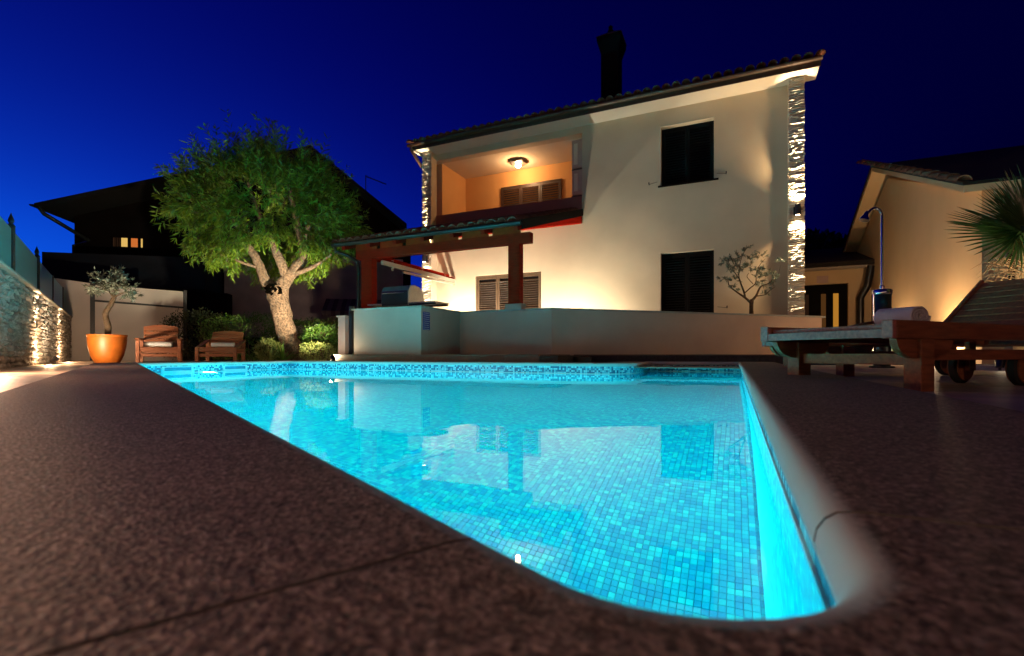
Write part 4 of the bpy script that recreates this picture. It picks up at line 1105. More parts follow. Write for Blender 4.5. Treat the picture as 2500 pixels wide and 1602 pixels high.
# terrace olive, seen against the wall
RYd = 10.3
q = lambda x, y, dy=0: P(x, y, RYd + dy)
b0 = q(1834, 790)
zx = lambda a, b: (1740 + a / 8.105, 590 + b / 8.105)
def zq(a, b, dy=0): x, y = zx(a, b); return q(x, y, dy)
olive('terrace_olive', 'small bare-stemmed olive tree standing in front of the cream house wall', Vector((b0.x, RYd, PZ)),
      [Vector((b0.x, RYd, PZ)), zq(765, 1440), zq(765, 1300), zq(770, 1190), zq(770, 1140)], [.055, .045, .042, .04, .03],
      [([zq(765, 1220), zq(640, 1110), zq(480, 1000), zq(330, 880), zq(310, 780)], [.028, .024, .016, .012, .006]),
       ([zq(640, 1110), zq(620, 1000), zq(560, 840), zq(520, 700), zq(520, 560)], [.022, .02, .016, .01, .006]),
       ([zq(640, 1010), zq(740, 920), zq(850, 820), zq(860, 640), zq(920, 480), zq(1040, 340)], [.014, .012, .01, .008, .006, .003]),
       ([zq(800, 840), zq(680, 700), zq(720, 620)], [.008, .006, .003]),
       ([zq(770, 1170), zq(860, 1070), zq(950, 890), zq(1100, 830), zq(1210, 720), zq(1300, 640), zq(1340, 470)], [.03, .024, .016, .010, .007, .005, .002]),
       ([zq(870, 1080), zq(1040, 1050), zq(1130, 970), zq(1240, 890)], [.014, .010, .007, .004]),
       ([zq(520, 600), zq(560, 350), zq(640, 180), zq(720, 90)], [.008, .006, .004, .002]),
       ([zq(540, 760), zq(400, 560), zq(280, 380), zq(160, 400)], [.01, .008, .005, .002])],
      RYd, [(zq(a, b, rng.uniform(-.12, .12)), r_, n_) for a, b, r_, n_ in ((210, 740, .10, 7), (250, 390, .10, 8), (350, 350, .10, 8), (430, 480, .12, 9), (520, 480, .12, 9), (440, 740, .12, 8), (640, 530, .10, 7), (720, 470, .09, 6), (560, 260, .09, 6), (640, 180, .07, 5), (720, 90, .05, 3), (680, 350, .06, 3),
       (930, 300, .12, 10), (880, 560, .10, 7), (960, 600, .09, 6), (900, 740, .10, 7), (1050, 700, .08, 5), (940, 860, .07, 5), (1200, 620, .09, 7), (1230, 700, .08, 6), (1350, 380, .08, 6), (1180, 860, .09, 6), (1060, 1040, .05, 3), (1000, 1010, .04, 2), (380, 920, .07, 4), (480, 980, .05, 3), (320, 580, .10, 6))], .058, 15, 0, 23)

# --- hedge, ivy and low plants behind the pool corner
def foliage(name, label, cat, c, size, n, L_, Wd, mtl, seed, power=2.5, group=None, kind=None, rz=0.0):
    rg = np.random.default_rng(seed); root = thing(name, label, cat, (c[0], c[1], -.07), rz, group)
    Pn = rg.normal(size=(n, 3)); Pn /= (np.abs(Pn) ** power).sum(1, keepdims=True) ** (1 / power)
    rad = rg.uniform(.55, 1, (n, 1)) ** .6; nz = np.array([noise.noise(Vector(p) * 2.2 + Vector((seed, 0, 0))) for p in Pn])[:, None]
    loc = Pn * rad * (1 + .25 * nz); loc[:, 2] = np.abs(loc[:, 2]) if False else loc[:, 2]
    cs, sn = math.cos(rz), math.sin(rz)
    X = loc[:, 0] * size[0] / 2; Yy = loc[:, 1] * size[1] / 2
    C_ = np.stack([c[0] + X * cs - Yy * sn, c[1] + X * sn + Yy * cs, -.05 + size[2] / 2 + loc[:, 2] * size[2] / 2], axis=1)
    D_ = Pn + rg.normal(size=(n, 3)) * .7 + np.array([0, 0, .3])
    keep = C_[:, 2] > -.06
    leaves('foliage', C_[keep], D_[keep], L_, Wd, mtl, root, rg)
    m = MB(); rr = random.Random(seed)
    for k in range(10):
        a = Vector((c[0] + rr.uniform(-.3, .3) * size[0] * cs, c[1] + rr.uniform(-.3, .3) * size[0] * sn, -.07)); m.tube([a, a + Vector((rr.uniform(-.1, .1), rr.uniform(-.1, .1), size[2] * .8))], [.015, .006], 5)
    m.build('stems', M['bark_d'], root)
    return root
hc = P(700, 880, 11.3)
foliage('hedge', 'clipped green hedge behind the tree trunk, left of the counter wall', 'hedge', (P(770, 866, 12.4).x, 12.4), (2.4, 1.0, 1.05), 9000, .05, .026, M['leaf_h'], 31, 4, rz=0.0)
foliage('hedge', 'darker left stretch of hedge behind the second deck chair', 'hedge', (P(610, 866, 12.8).x, 12.8), (2.4, .9, 1.2), 6500, .05, .026, M['leaf_h'], 32, 4)
foliage('climbing_ivy', 'dark ivy mass hanging over the end of the white fence', 'ivy', (P(480, 866, 13.3).x, 13.3), (1.9, .8, 1.3), 6000, .06, .035, M['leaf_d'], 33, 3)
foliage('variegated_shrub', 'bright yellow-green shrub left of the tree trunk', 'shrub', (P(655, 866, 10.8).x, 10.8), (.55, .45, .50), 1500, .06, .022, M['leaf_y'], 34, 2)
foliage('low_shrub', 'low olive-green shrub right of the tree trunk beside the pool edge', 'shrub', (P(775, 866, 10.4).x, 10.4), (.75, .4, .42), 1600, .045, .02, M['leaf_y'], 35, 2)
foliage('round_shrub', 'leafy green shrub between the tree trunk and the pale gate pillar', 'shrub', (P(785, 866, 11.0).x, 11.0), (.9, .6, .85), 3500, .05, .024, M['leaf_h'], 36, 2)
# strap-leaved plants
def strap(name, label, c, n, L_, mt, seed):
    rr = random.Random(seed); t = thing(name, label, 'plant', c, 0)
    for k in range(n):
        a = rr.uniform(0, 2 * math.pi); tilt = rr.uniform(.15, 1.0); le = L_ * rr.uniform(.7, 1.1); wd = .028
        m = MB(); vs = []; seg = 5
        for i in range(seg + 1):
            t_ = i / seg; rr_ = le * t_ * math.sin(tilt) ; zz = le * (t_ * math.cos(tilt) - .35 * t_ * t_ * tilt)
            ctr = Vector(c) + Vector((math.cos(a) * rr_, math.sin(a) * rr_, zz)); sdv = Vector((-math.sin(a), math.cos(a), 0)) * wd * (1 - t_) ** .6
            vs += [ctr + sdv, ctr - Vector((0, 0, .006)), ctr - sdv]
        m.add(vs, [(3 * i + j, 3 * i + j + 1, 3 * i + j + 4, 3 * i + j + 3) for i in range(seg) for j in range(2)])
        m.build('leaf', mt, t)
    return t
strap('yucca', 'spiky strap-leaved yucca at the foot of the tree trunk', (P(690, 866, 10.4).x, 10.4, -.06), 26, .48, M['leaf_h'], 3)
strap('pale_yucca', 'pale strap-leaved plant in front of the yellow-green shrub', (P(660, 866, 10.4).x, 10.4, -.06), 14, .40, M['leaf_y'], 4)
# low pale pillar with the drain pipe
gp_ = thing('gate_pillar', 'short pale rendered pillar with a cap left of the counter wall', 'pillar', P(842, 870, 9.9).xy.to_3d() + Vector((0, 0, -.07)), ANG_H)
fg = frame((P(842, 870, 9.9).x, 9.9, -.07), ANG_H)
MB().box(fg, -.09, .09, -.09, .09, 0, .93).build('shaft', M['nb_wall'], gp_)
MB().box(fg, -.12, .12, -.12, .12, .93, .96).build('cap', M['parapet'], gp_)
dr = thing('drain_pipe', 'black drain pipe bending along the ground at the left end of the counter wall', 'pipe', (P(858, 866, 9.6).x, 9.6, 0), 0)
MB().tube([P(858, 748, 9.6), P(858, 855, 9.6), P(854, 868, 9.55), P(832, 874, 9.5)], .05, 10).build('pipe', M['black'], dr, smooth=True)
bed = MB(); bed.box(H, -11.5, -7.1, 7.0, 14.0, -.0745, -.055); tag(bed.build('garden_bed', M['soil']), kind='structure')

# tree floodlight
def ground_spot(name, label, loc, aim, power, cone, col=WARMW):
    t = thing(name, label, 'spotlight', loc, 0)
    f_ = frame(loc, 0)
    MB().lathe(f_, [(.02, 0), (.02, .05)], 10).build('stake', M['black'], t)
    d = (Vector(aim) - Vector(loc)).normalized(); c = Vector(loc) + Vector((0, 0, .075))
    MB().tube([c - d * .05, c + d * .045], [.035, .045], 16).build('head', M['black'], t, smooth=True)
    n = 16; a = d.orthogonal().normalized(); b = d.cross(a)
    MB().add([c + d * .047 + (a * math.cos(2 * math.pi * k / n) + b * math.sin(2 * math.pi * k / n)) * .038 for k in range(n)], [tuple(range(n))]).build('lens', M['spot_lens'], t)
    lamp('SPOT', c + d * .06, power, col, t, size=.03, aim=aim, cone=cone, blend=1.0)
    lamp('POINT', c + d * .08, power * .010, col, t, size=.03)
M['spot_lens'] = emit('spot_lens', (1.0, 0.8, 0.55), 120)
ts = P(813, 884, 9.2); ts.z = -.03
ground_spot('tree_spotlight', 'tiny blazing ground spotlight at the pool edge aimed up at the tree', ts, P(680, 690, TY), POW['tree'], 60, (1.0, .86, .55))
os_ = P(132, 890, 8.0); os_.z = -.05
ground_spot('olive_spotlight', 'tiny bright ground spotlight at the foot of the stone wall', os_, P(300, 740, OY), POW['olive'], 125)

# ================================================================== LEFT STONE WALL, GLASS FENCE
U0, U1 = -7.0, 17.2; WF = -1.04; STZ = 1.07
sw = thing('stone_wall', 'split-face limestone garden wall with two bright uplit streaks along the left side', 'wall', LF(10, WF, -.07), ANG_L)
MB().box(LF, U0, U1, WF - .28, WF - .03, -.07, STZ).build('mortar', M['mortar'], sw)
rngs = random.Random(17); pieces = []
z = -.06
while z < STZ - .02:
    hgt = min(rngs.uniform(.05, .10), STZ - z); u = U0 + rngs.uniform(-.1, .1)
    while u < U1:
        w_ = rngs.uniform(.08, .26); w2 = min(w_, U1 - u)
        if w2 > .02: pieces.append((u, w2, z, hgt, rngs.uniform(.04, .09), rngs.randrange(8), rngs.uniform(-3, 3)))
        u += w_
    z += hgt
def wallpx(u): p = LF(u, WF); return 1250 + F * p.x / p.y
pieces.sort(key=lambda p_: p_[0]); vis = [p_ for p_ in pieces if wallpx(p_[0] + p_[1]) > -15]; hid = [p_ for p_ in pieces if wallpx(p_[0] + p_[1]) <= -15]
ex, ey, ez = -LF(1, 0), -LF(0, 1), Vector((0, 0, 1))   # stones face the pool (+NL)
tvs = [np.array([tuple(v.co) for v in me_.vertices]) for me_ in SV]; tfs_ = [[tuple(p_.vertices) for p_ in me_.polygons] for me_ in SV]
jv = []; jf = []; off = 0
for k, (u, w_, z, hgt, dep, vi, rt) in enumerate(vis + hid):
    Mx = mxyz(ex * (w_ - .006), ey * dep, ez * (hgt - .006), LF(u + w_ / 2, WF - .03, z + hgt / 2)) @ Matrix.Rotation(R(rt), 4, 'Y')
    if k < 300: inst('stone', SV[vi], sw, Mx)
    else:
        A = np.array(Mx); jv.append(tvs[vi] @ A[:3, :3].T + A[:3, 3]); jf += [tuple(x + off for x in f) for f in tfs_[vi]]; off += len(tvs[vi])
inv = np.array(root_inv(sw)); VV = np.vstack(jv) @ inv[:3, :3].T + inv[:3, 3]
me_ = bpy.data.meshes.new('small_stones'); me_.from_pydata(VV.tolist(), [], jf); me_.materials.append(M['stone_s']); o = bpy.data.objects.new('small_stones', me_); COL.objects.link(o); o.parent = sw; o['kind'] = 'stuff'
nc = 22
for k in range(nc):
    a = U0 + (U1 - U0) * k / nc; b = U0 + (U1 - U0) * (k + 1) / nc - .006
    MB().box(LF, a, b, WF - .32, WF + .06, STZ, STZ + .035).build('capping_stone', M['capstone'], sw, bevel=.006)
# uplights sunk in the paving
def u_at(px, w):
    t_ = (px - 1250) / F; Y = w / (NL.x * t_ + NL.y); return (UL.x * t_ + UL.y) * Y
ua, ub = u_at(97, WF + .06), u_at(150, WF + .06); du = ub - ua
for u, lb in ((ua, 'nearer'), (ub, 'farther')):
    c = LF(u, WF + .17, -.05)
    t = thing('ground_uplight', 'round uplight sunk in the paving under the %s bright streak on the stone wall' % lb, 'uplight', c, ANG_L, 'uplights at the stone wall')
    MB().lathe(frame(c, 0), [(.05, .0), (.055, .004), (.04, .006), (.04, .003)], 20).build('ring', M['steel'], t, smooth=True)
    MB().lathe(frame(c, 0), [(0, .004), (.04, .004)], 20).build('lens', M['spot_lens'], t)
    lamp('SPOT', c + Vector((0, 0, .02)), POW['wall_up'], (1.0, .76, .48), t, size=.02, aim=LF(u, WF + .10, 1.1), cone=30, blend=.8)
    lamp('POINT', c + Vector((0, 0, .22)), POW['wall_up'] * .09, (1.0, .60, .30), t, size=.04)  # spill light added in the air above the sunk lens
for k, mul in enumerate((1.0, .35, .2)):  # bollards added out of view as warm fill for the foreground
    u = ua - (k * .8 + 1.30) * du; c = LF(u, WF + .16, -.05)
    t = thing('fill_bollard', ('added low bollard fill lamp by the stone wall, closest to the drain cover', 'added low bollard fill lamp by the stone wall, middle of three', 'added low bollard fill lamp by the stone wall, last of three')[k], 'bollard lamp', c, ANG_L, 'added fill bollards outside the picture')
    MB().lathe(frame(c, 0), [(.04, 0), (.04, .30), (.0, .30)], 16).build('stem', M['metal_dark'], t, smooth=True)
    MB().lathe(frame(c, 0), [(.045, .38), (.045, .40), (0, .405)], 16).build('cap', M['metal_dark'], t, smooth=True)
    MB().lathe(frame(c, 0), [(.032, .30), (.032, .38)], 16).build('lens', M['lamp_lens'], t)
    lamp('POINT', c + Vector((.06 * NL.x, .06 * NL.y, .34)), POW['bollard'] * mul, (1.0, .56, .34), t, size=.03)
# added wall behind the camera, carrying two added lanterns as warm fill light
rw = thing('added_rear_wall', 'added plain pale wall behind the camera carrying two fill lanterns', 'wall', (0, -6.2, -.07), 0)
MB().box(W, -9, 9, -6.4, -6.2, -.07, 2.1).build('wall', M['parapet'], rw); MB().box(W, -9.02, 9.02, -6.44, -6.16, 2.1, 2.14).build('cap', M['capstone'], rw)
for x_, lb in ((-2.6, 'left'), (3.2, 'right')):
    t = thing('fill_lantern', 'small warm lantern added as fill on the unseen rear wall, %s of the two' % lb, 'lantern', (x_, -6.1, 1.6), 0, 'added fill lanterns on the rear wall')
    fl_ = frame((x_, -6.08, 1.55), 0)
    MB().box(fl_, -.05, .05, -.12, -.07, -.02, .16).build('bracket', M['metal_dark'], t)
    MB().lathe(fl_, [(.05, 0), (.06, .16)], 12).build('glass', M['lamp_lens'], t)
    MB().lathe(fl_, [(.08, .16), (.03, .22), (0, .22)], 12).build('hood', M['metal_dark'], t)
    lamp('POINT', Vector((x_, -5.98, 1.62)), POW['lantern'], (1.0, .54, .34), t, size=.06)
# glass fence
GT = 1.86
fz = thing('glass_fence', 'frosted glass panel fence with dark spear-topped posts standing on the stone wall', 'fence', LF(10, WF - .15, STZ), ANG_L)
posts = [27, 90, 127, 157]; pu = [u_at(p_, WF - .15) for p_ in posts]
step = pu[1] - pu[0]
us = [pu[0] - step * 2, pu[0] - step] + pu + [U1 + .02]
def post(u, top):
    MB().tube([LF(u, WF - .15, STZ + .035), LF(u, WF - .15, top)], .042, 12).build('post', M['metal_dark'], fz, smooth=True)
    f_ = frame(LF(u, WF - .15, top), 0)
    MB().lathe(f_, [(.042, 0), (.05, .01), (.035, .03), (.02, .05), (.035, .08), (.03, .11), (.0, .20)], 12).build('finial', M['metal_dark'], fz, smooth=True)
for i, u in enumerate(us):
    if i in (2, 3): post(u, GT + .02)
    else:
        MB().tube([LF(u, WF - .15, STZ + .035), LF(u, WF - .15, GT)], .03, 10).build('post', M['metal_dark'], fz, smooth=True)
for a, b in zip(us[:-1], us[1:]):
    MB().box(LF, a + .05, b - .05, WF - .157, WF - .143, STZ + .05, GT - .01).build('glass_panel', M['frost'], fz)
# end fence behind the pot
EY0 = P(165, 866, 13.0); EY1 = P(452, 866, 14.6); EDIR = (EY1 - EY0).to_2d().normalized(); EANG = math.atan2(EDIR.y, EDIR.x); ELEN = (EY1 - EY0).to_2d().length
ef = thing('white_fence', 'pale panel fence with dark posts and a sloping rail behind the potted olive', 'fence', (EY0.x, EY0.y, -.07), EANG)
fe = frame((EY0.x, EY0.y, 0), EANG)
e_at = lambda px: (lambda t_: (t_ * EY0.y - EY0.x) / (EDIR.x - t_ * EDIR.y))((px - 1250) / F)
u1, u2 = e_at(226), e_at(452)
ztop = lambda px, py: CH + (HZ - py) / F * (EY0.y + EDIR.y * e_at(px))
def panel(a, b, za, zb, z0):
    MB().hexa([fe(a, 0, z0), fe(b, 0, z0), fe(a, .04, z0), fe(b, .04, z0), fe(a, 0, za), fe(b, 0, zb), fe(a, .04, za), fe(b, .04, zb)]).build('panel', M['frost_w'], ef)
zA, zB, zC = ztop(168, 681), ztop(226, 692), ztop(452, 712)
panel(-.3, u1 - .05, zA, zB, -.07)
zr0, zr1 = ztop(235, 735), ztop(450, 752)
panel(u1 + .05, u2 - .05, zr0 - .02, zr1 - .02, -.07)
MB().hexa([fe(u1 + .05, .01, zr0 + .03), fe(u2 - .05, .01, zr1 + .03), fe(u1 + .05, .05, zr0 + .03), fe(u2 - .05, .05, zr1 + .03), fe(u1 + .05, .01, zB - .03), fe(u2 - .05, .01, zC), fe(u1 + .05, .05, zB - .03), fe(u2 - .05, .05, zC)]).build('upper_panel', M['frost_w'], ef)
MB().hexa([fe(u1, -.03, zr0 - .02), fe(u2, -.03, zr1 - .02), fe(u1, .03, zr0 - .02), fe(u2, .03, zr1 - .02), fe(u1, -.03, zr0 + .03), fe(u2, -.03, zr1 + .03), fe(u1, .03, zr0 + .03), fe(u2, .03, zr1 + .03)]).build('rail', M['metal_dark'], ef)
MB().box(fe, u1 - .05, u1 + .05, -.05, .06, -.07, zB + .02).build('post', M['metal_dark'], ef)
MB().box(fe, u2 - .04, u2 + .04, -.05, .06, -.07, zC + .03).build('post', M['metal_dark'], ef)

# ================================================================== NEIGHBOUR HOUSE (left, dark)
A_ = P(83, 495, 17.8); B_ = P(993, 546, 20.6); nd = (B_ - A_).to_2d().normalized(); nang = math.atan2(nd.y, nd.x); Ln = (B_ - A_).to_2d().length
A_ = A_ + Vector((-nd.y, nd.x, 0)) * .9          # the measured line is the front edge of the eaves
nbh = thing('neighbour_house', 'dark gabled neighbour house beyond the fence with one lit shuttered window', 'house', (A_.x, A_.y, -.07), nang)
fn = frame((A_.x, A_.y, 0), nang); zE = CH + 5.5; kx = .713 * Ln; zR = CH + 8.45
n_at = lambda px, y_=0.0: (lambda t_: (t_ * (A_.y + math.cos(nang) * y_) - (A_.x - math.sin(nang) * y_)) / (nd.x - t_ * nd.y))((px - 1250) / F)
def slope_slab(x0, z0, x1, z1, th=.16, y0=-.9, y1=9):
    MB().hexa([fn(x0, y0, z0 - th), fn(x1, y0, z1 - th), fn(x0, y1, z0 - th), fn(x1, y1, z1 - th), fn(x0, y0, z0), fn(x1, y0, z1), fn(x0, y1, z0), fn(x1, y1, z1)]).build('roof', M['nb_roof'], nbh)
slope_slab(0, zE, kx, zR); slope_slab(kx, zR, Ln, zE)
w0 = n_at(165, .2)
mB = n_at(548, .2)
pr_ = lambda x: zE + (zR - zE) * x / kx if x < kx else zR - (zR - zE) * (x - kx) / (Ln - kx)
def facade(x0, x1, y, mtl, name, zlow=-.07):
    xs = [x0] + ([kx] if x0 < kx < x1 else []) + [x1]
    pts = [fn(x0, y, zlow), fn(x1, y, zlow)] + [fn(x, y, pr_(x) - .17) for x in xs[::-1]]
    return MB().prism(pts, fn(0, .25, 0) - fn(0, 0, 0)).build(name, mtl, nbh)
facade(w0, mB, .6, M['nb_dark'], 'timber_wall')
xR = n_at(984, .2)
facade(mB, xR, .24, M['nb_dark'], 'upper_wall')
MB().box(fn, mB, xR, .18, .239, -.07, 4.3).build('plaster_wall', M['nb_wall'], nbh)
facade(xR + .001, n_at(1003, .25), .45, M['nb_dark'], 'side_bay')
MB().box(fn, w0, w0 + .25, .85, 8.8, -.07, zE - .2).box(fn, n_at(1003) - .3, n_at(1003) - .05, .75, 8.8, -.07, zE - .2).build('side_wall', M['nb_dark'], nbh)
zb1 = CH + (HZ - 606) / F * 17; 
MB().box(fn, n_at(112, -1.0), mB - .2, -1.2, .55, CH + (HZ - 690) / F * 17, zb1).build('balcony', M['nb_skylit'], nbh)
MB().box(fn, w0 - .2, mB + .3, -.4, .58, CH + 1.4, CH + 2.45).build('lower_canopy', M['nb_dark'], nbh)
wl = MB().box(fn, n_at(272, .5), n_at(350, .5), .54, .598, CH + (HZ - 586) / F * 18.3, CH + (HZ - 556) / F * 18.3).build('window', M['nb_dark'], nbh)
M['lit1'] = emit('lit_curtain_yellow', (1.0, .62, .16), .75); M['lit2'] = emit('lit_curtain_orange', (1.0, .25, .05), .6); M['lit3'] = emit('lit_dim', (.5, .22, .10), .05)
for a, b, mt_ in ((275, 293, 'lit3'), (295, 310, 'lit1'), (319, 335, 'lit2'), (343, 347, 'lit1')):
    MB().box(fn, n_at(a, .5), n_at(b, .5), .53, .539, CH + (HZ - 583) / F * 18.3, CH + (HZ - 560) / F * 18.3).build('pane', M[mt_], wl)
for k in range(4):
    x_ = n_at(279 + k * 4, .5); MB().box(fn, x_, x_ + .03, .522, .529, CH + (HZ - 583) / F * 18.3, CH + (HZ - 560) / F * 18.3).build('slat', M['nb_dark'], wl)
MB().tube([fn(.12, -.85, zE - .12), fn(.25, -.8, zE - .35), fn(1.1, .2, zE - 1.05), fn(w0 + .05, .5, zE - 1.2), fn(w0 + .05, .5, 0)], .07, 10).build('downpipe', M['gutter_b'], nbh, smooth=True)
gutter(fn(-.08, -.9, zE - .04), fn(-.08, 9, zE - .04), .08, M['gutter_b'], nbh, -(fn(1, 0) - fn(0, 0)))
ant = MB(); q0 = P(893, 470, 20.4); q1 = P(893, 428, 20.4); ant.tube([q0, q1], .02, 6); ant.tube([q1 + Vector((0, 0, -.05)), P(943, 450, 20.4)], .02, 6)
for k in range(5):
    c_ = P(897 + k * 9, 430 + k * 4.2, 20.4); ant.tube([c_ - Vector((0, .12, 0)), c_ + Vector((0, .12, 0))], .008, 5)
ant.build('antenna', M['metal_dark'], nbh)
# striped awning and white downpipe on the plaster wall
ax0, ax1 = n_at(790, -.5), n_at(868, -.5)
za0 = CH + (HZ - 716) / F * 19; za1 = CH + (HZ - 750) / F * 18.2
aw2 = MB(); ns_ = 14
st_m = [M['awn_s'], mat('awning_pale_stripe', (0.22, .15, .14), .9)]
awr = thing('striped_awning', 'dark striped cloth awning on the neighbour wall left of the canopy post', 'awning', fn((ax0 + ax1) / 2, -.3, za1), nang)
for k in range(ns_):
    a = ax0 + (ax1 - ax0 + 1.2) * k / ns_; b = a + (ax1 - ax0 + 1.2) / ns_ - .004
    MB().hexa([fn(a, -.95, za1), fn(b, -.95, za1), fn(a, .19, za0), fn(b, .19, za0), fn(a, -.95, za1 + .02), fn(b, -.95, za1 + .02), fn(a, .19, za0 + .02), fn(b, .19, za0 + .02)]).build('stripe', st_m[k % 2], awr)
    MB().box(fn, a, b, -.97, -.955, za1 - .2, za1 + .015).build('valance', st_m[k % 2], awr)
MB().tube([fn(n_at(908, .1), .1, 3.6), fn(n_at(908, .1), .1, 0)], .07, 10).build('white_downpipe', M['soffit'], nbh, smooth=True)
MB().box(fn, mB, n_at(1003) + 3.0, -2.2, -2.0, -.07, .75).build('garden_wall', M['nb_dark'], nbh)

# ================================================================== LINK BUILDING AND ANNEX (right)
DLk = 15.8
lk = thing('link_building', 'small dim ochre porch building with a dark door between the house and the annex', 'building', H(2.2, DLk + 1.5, -.07), ANG_H)
ls0, ls1 = SR1 + .02, 4.4; lz = Z(2030, 660, DLk)
d0s, d1s = S(1964, DLk), S(2071, DLk); dz = Z(2030, 693, DLk)
MB().box(H, ls0, d0s, DLk, DLk + .25, -.07, lz).box(H, d1s, ls1, DLk, DLk + .25, -.07, lz).box(H, d0s, d1s, DLk, DLk + .25, dz, lz).build('wall', M['annex'], lk)
MB().box(H, ls0 - .3, ls1, DLk - .3, DLk + .0, lz, lz + .05).build('eave_board', M['annex_dim'], lk)
MB().hexa(roof_hexa(ls0 - .3, ls1, DLk - .35, DLk + 3.4, lz + .05, lz + 1.1, .12)).build('roof', M['nb_roof'], lk)
dk = MB().box(H, d0s, d1s, DLk + .12, DLk + .17, -.07, dz).build('door', M['shutter_d'], lk)
M['pane_am'] = emit('amber_lit_glass', (1.0, .42, .05), .42); M['pane_dim'] = emit('amber_dim_glass', (1.0, .40, .10), .07)
for a, b, mt_ in ((2006, 2018, 'pane_dim'), (2036, 2049, 'pane_am'), (1965, 1976, 'pane_dim2')):
    M.setdefault('pane_dim2', emit('faint_glass', (.6, .25, .12), .03))
    MB().box(H, S(a, DLk), S(b, DLk), DLk + .105, DLk + .119, .1, Z(2030, 716, DLk)).build('pane', M[mt_], dk)
MB().box(H, S(1994, DLk), S(2022, DLk), DLk - .02, DLk, Z(2008, 691, DLk), Z(2008, 674, DLk)).build('plaque', M['nb_wall'], lk)
MB().tube([H(S(2120, DLk), DLk - .3, lz + .02), H(S(2113, DLk), DLk - .2, lz - .5), H(S(2098, DLk), DLk - .1, lz - .8), H(S(2098, DLk), DLk - .1, 0)], .09, 10).build('downpipe', M['black'], lk, smooth=True)
foliage('background_tree', 'black silhouette of a tree crown beyond the porch roof beside the house', 'tree', (P(2000, 600, 26).x, 26), (6.0, 3, 6.2), 9000, .45, .3, M['leaf_d'], 41, 3)

SX = 3.3; DC = 9.4; an = thing('annex_house', 'single-storey ochre annex with a tiled gable roof lit from the ground at the right', 'house', H(SX + 4, 13, -.07), ANG_H)
zce = Z(2396, 475, DC) ; dApex, zApex = 14.3, CH + 4.3
dFar = 2 * dApex - DC
gab = [H(SX, DC, -.07), H(SX, dFar, -.07), H(SX, dFar, zce + .05), H(SX, dApex, zApex - .12), H(SX, DC, zce + .05)]
MB().prism(gab, H(.25, 0)).build('gable_wall', M['annex'], an)
MB().box(H, SX + .25, SX + 9, DC, DC + .25, -.07, zce + .1).build('front_wall', M['annex_dim'], an)
MB().box(H, SX + 8.75, SX + 9, DC + .25, dFar, -.07, zce + .1).box(H, SX + .25, SX + 9, dFar - .25, dFar, -.07, zce + .1).build('rear_wall', M['annex_dim'], an)
asl = (zApex - zce) / (dApex - DC)
def rslab(sa, sb, da, db, th, zoff, nm, mt_):
    za_, zb_ = zce + (min(da, 2 * dApex - da) - DC) * asl + zoff, zce + (min(db, 2 * dApex - db) - DC) * asl + zoff
    return MB().hexa(roof_hexa(sa, sb, da, db, za_, zb_, th)).build(nm, mt_, an)
OV = .30
rslab(SX - OV, SX + 9.3, DC - OV, dApex, .10, .10, 'soffit', M['annex']); rslab(SX - OV, SX + 9.3, dApex, dFar + OV, .10, .10, 'soffit', M['annex'])
ar = rslab(SX - OV - .02, SX + 9.3, DC - OV - .02, dApex, .05, .202, 'roof', M['nb_roof']); rslab(SX - OV - .02, SX + 9.3, dApex, dFar + OV, .05, .202, 'roof', M['nb_roof'])
# verge tiles along the gable edge
nvt = 17
for k in range(nvt):
    d_ = DC - OV + k * .38; zz = zce + (d_ - DC) * asl + .27
    vy = (H(0, 1) + Vector((0, 0, asl))).normalized(); vx = H(1, 0); vz = vx.cross(vy)
    inst('roof_tile', tmesh, ar, mxyz(vx, vy, vz if vz.z > 0 else -vz, H(SX - OV, d_, zz)) @ Matrix.Rotation(R(-3), 4, 'X'))
aw_ = MB().box(H, S(2462, DC - .02), S(2462, DC) + .9, DC - .012, DC + .0, .9, 2.0).build('window', M['glass_dark'], an)
vs_ = MB().box(H, S(2452, DC) , S(2462, DC) + .9, DC - .03, DC - .013, 2.0, 2.06).build('window_head', M['annex_dim'], an)
for d_, lb, pw in ((10.3, 'nearer to the palm', 1.0), (13.0, 'farther along the wall', .55)):
    c = H(SX - .35, d_, -.05)
    t = thing('ground_uplight', 'round ground uplight under the ochre annex wall, ' + lb, 'uplight', c, ANG_H, 'uplights at the annex wall')
    MB().lathe(frame(c, 0), [(.05, .0), (.055, .004), (.04, .006), (.04, .003)], 16).build('ring', M['steel'], t)
    MB().lathe(frame(c, 0), [(0, .004), (.04, .004)], 16).build('lens', M['spot_lens'], t)
    lamp('SPOT', c + Vector((0, 0, .02)), POW['annex'] * pw, (1.0, .62, .30), t, size=.03, aim=H(SX + .15, d_, 1.8), cone=140, blend=1.0)
    lamp('POINT', c + Vector((-.05, -.1, .22)), POW['annex'] * pw * .16, (1.0, .66, .38), t, size=.04)

# garden shower
shp = Vector((P(2153, 866, 6.0).x, 6.0, -.05))
sh = thing('garden_shower', 'tall chrome garden shower with a glossy black barrel base beside the loungers', 'shower', shp, 0)
fs_ = frame(shp, 0)
MB().lathe(fs_, [(0, 0), (.13, 0), (.13, .02), (.02, .03)], 28).build('foot_plate', M['black'], sh, smooth=True)
MB().lathe(fs_, [(.085, .02), (.096, .06), (.096, .90), (.085, .92)], 28).build('barrel', M['black'], sh, smooth=True)
MB().lathe(fs_, [(.104, .89), (.108, .90), (.108, .945), (.098, .955), (0, .96)], 28).build('collar', M['chrome'], sh, smooth=True)
for s_ in (-1, 1): MB().tube([fs_(s_ * .103, 0, .06), fs_(s_ * .103, 0, .90)], .009, 8).build('side_strip', M['chrome'], sh)
MB().lathe(fs_, [(.03, .955), (.03, 1.0), (.018, 1.01)], 16).build('tap', M['chrome'], sh, smooth=True)
top = 1.98
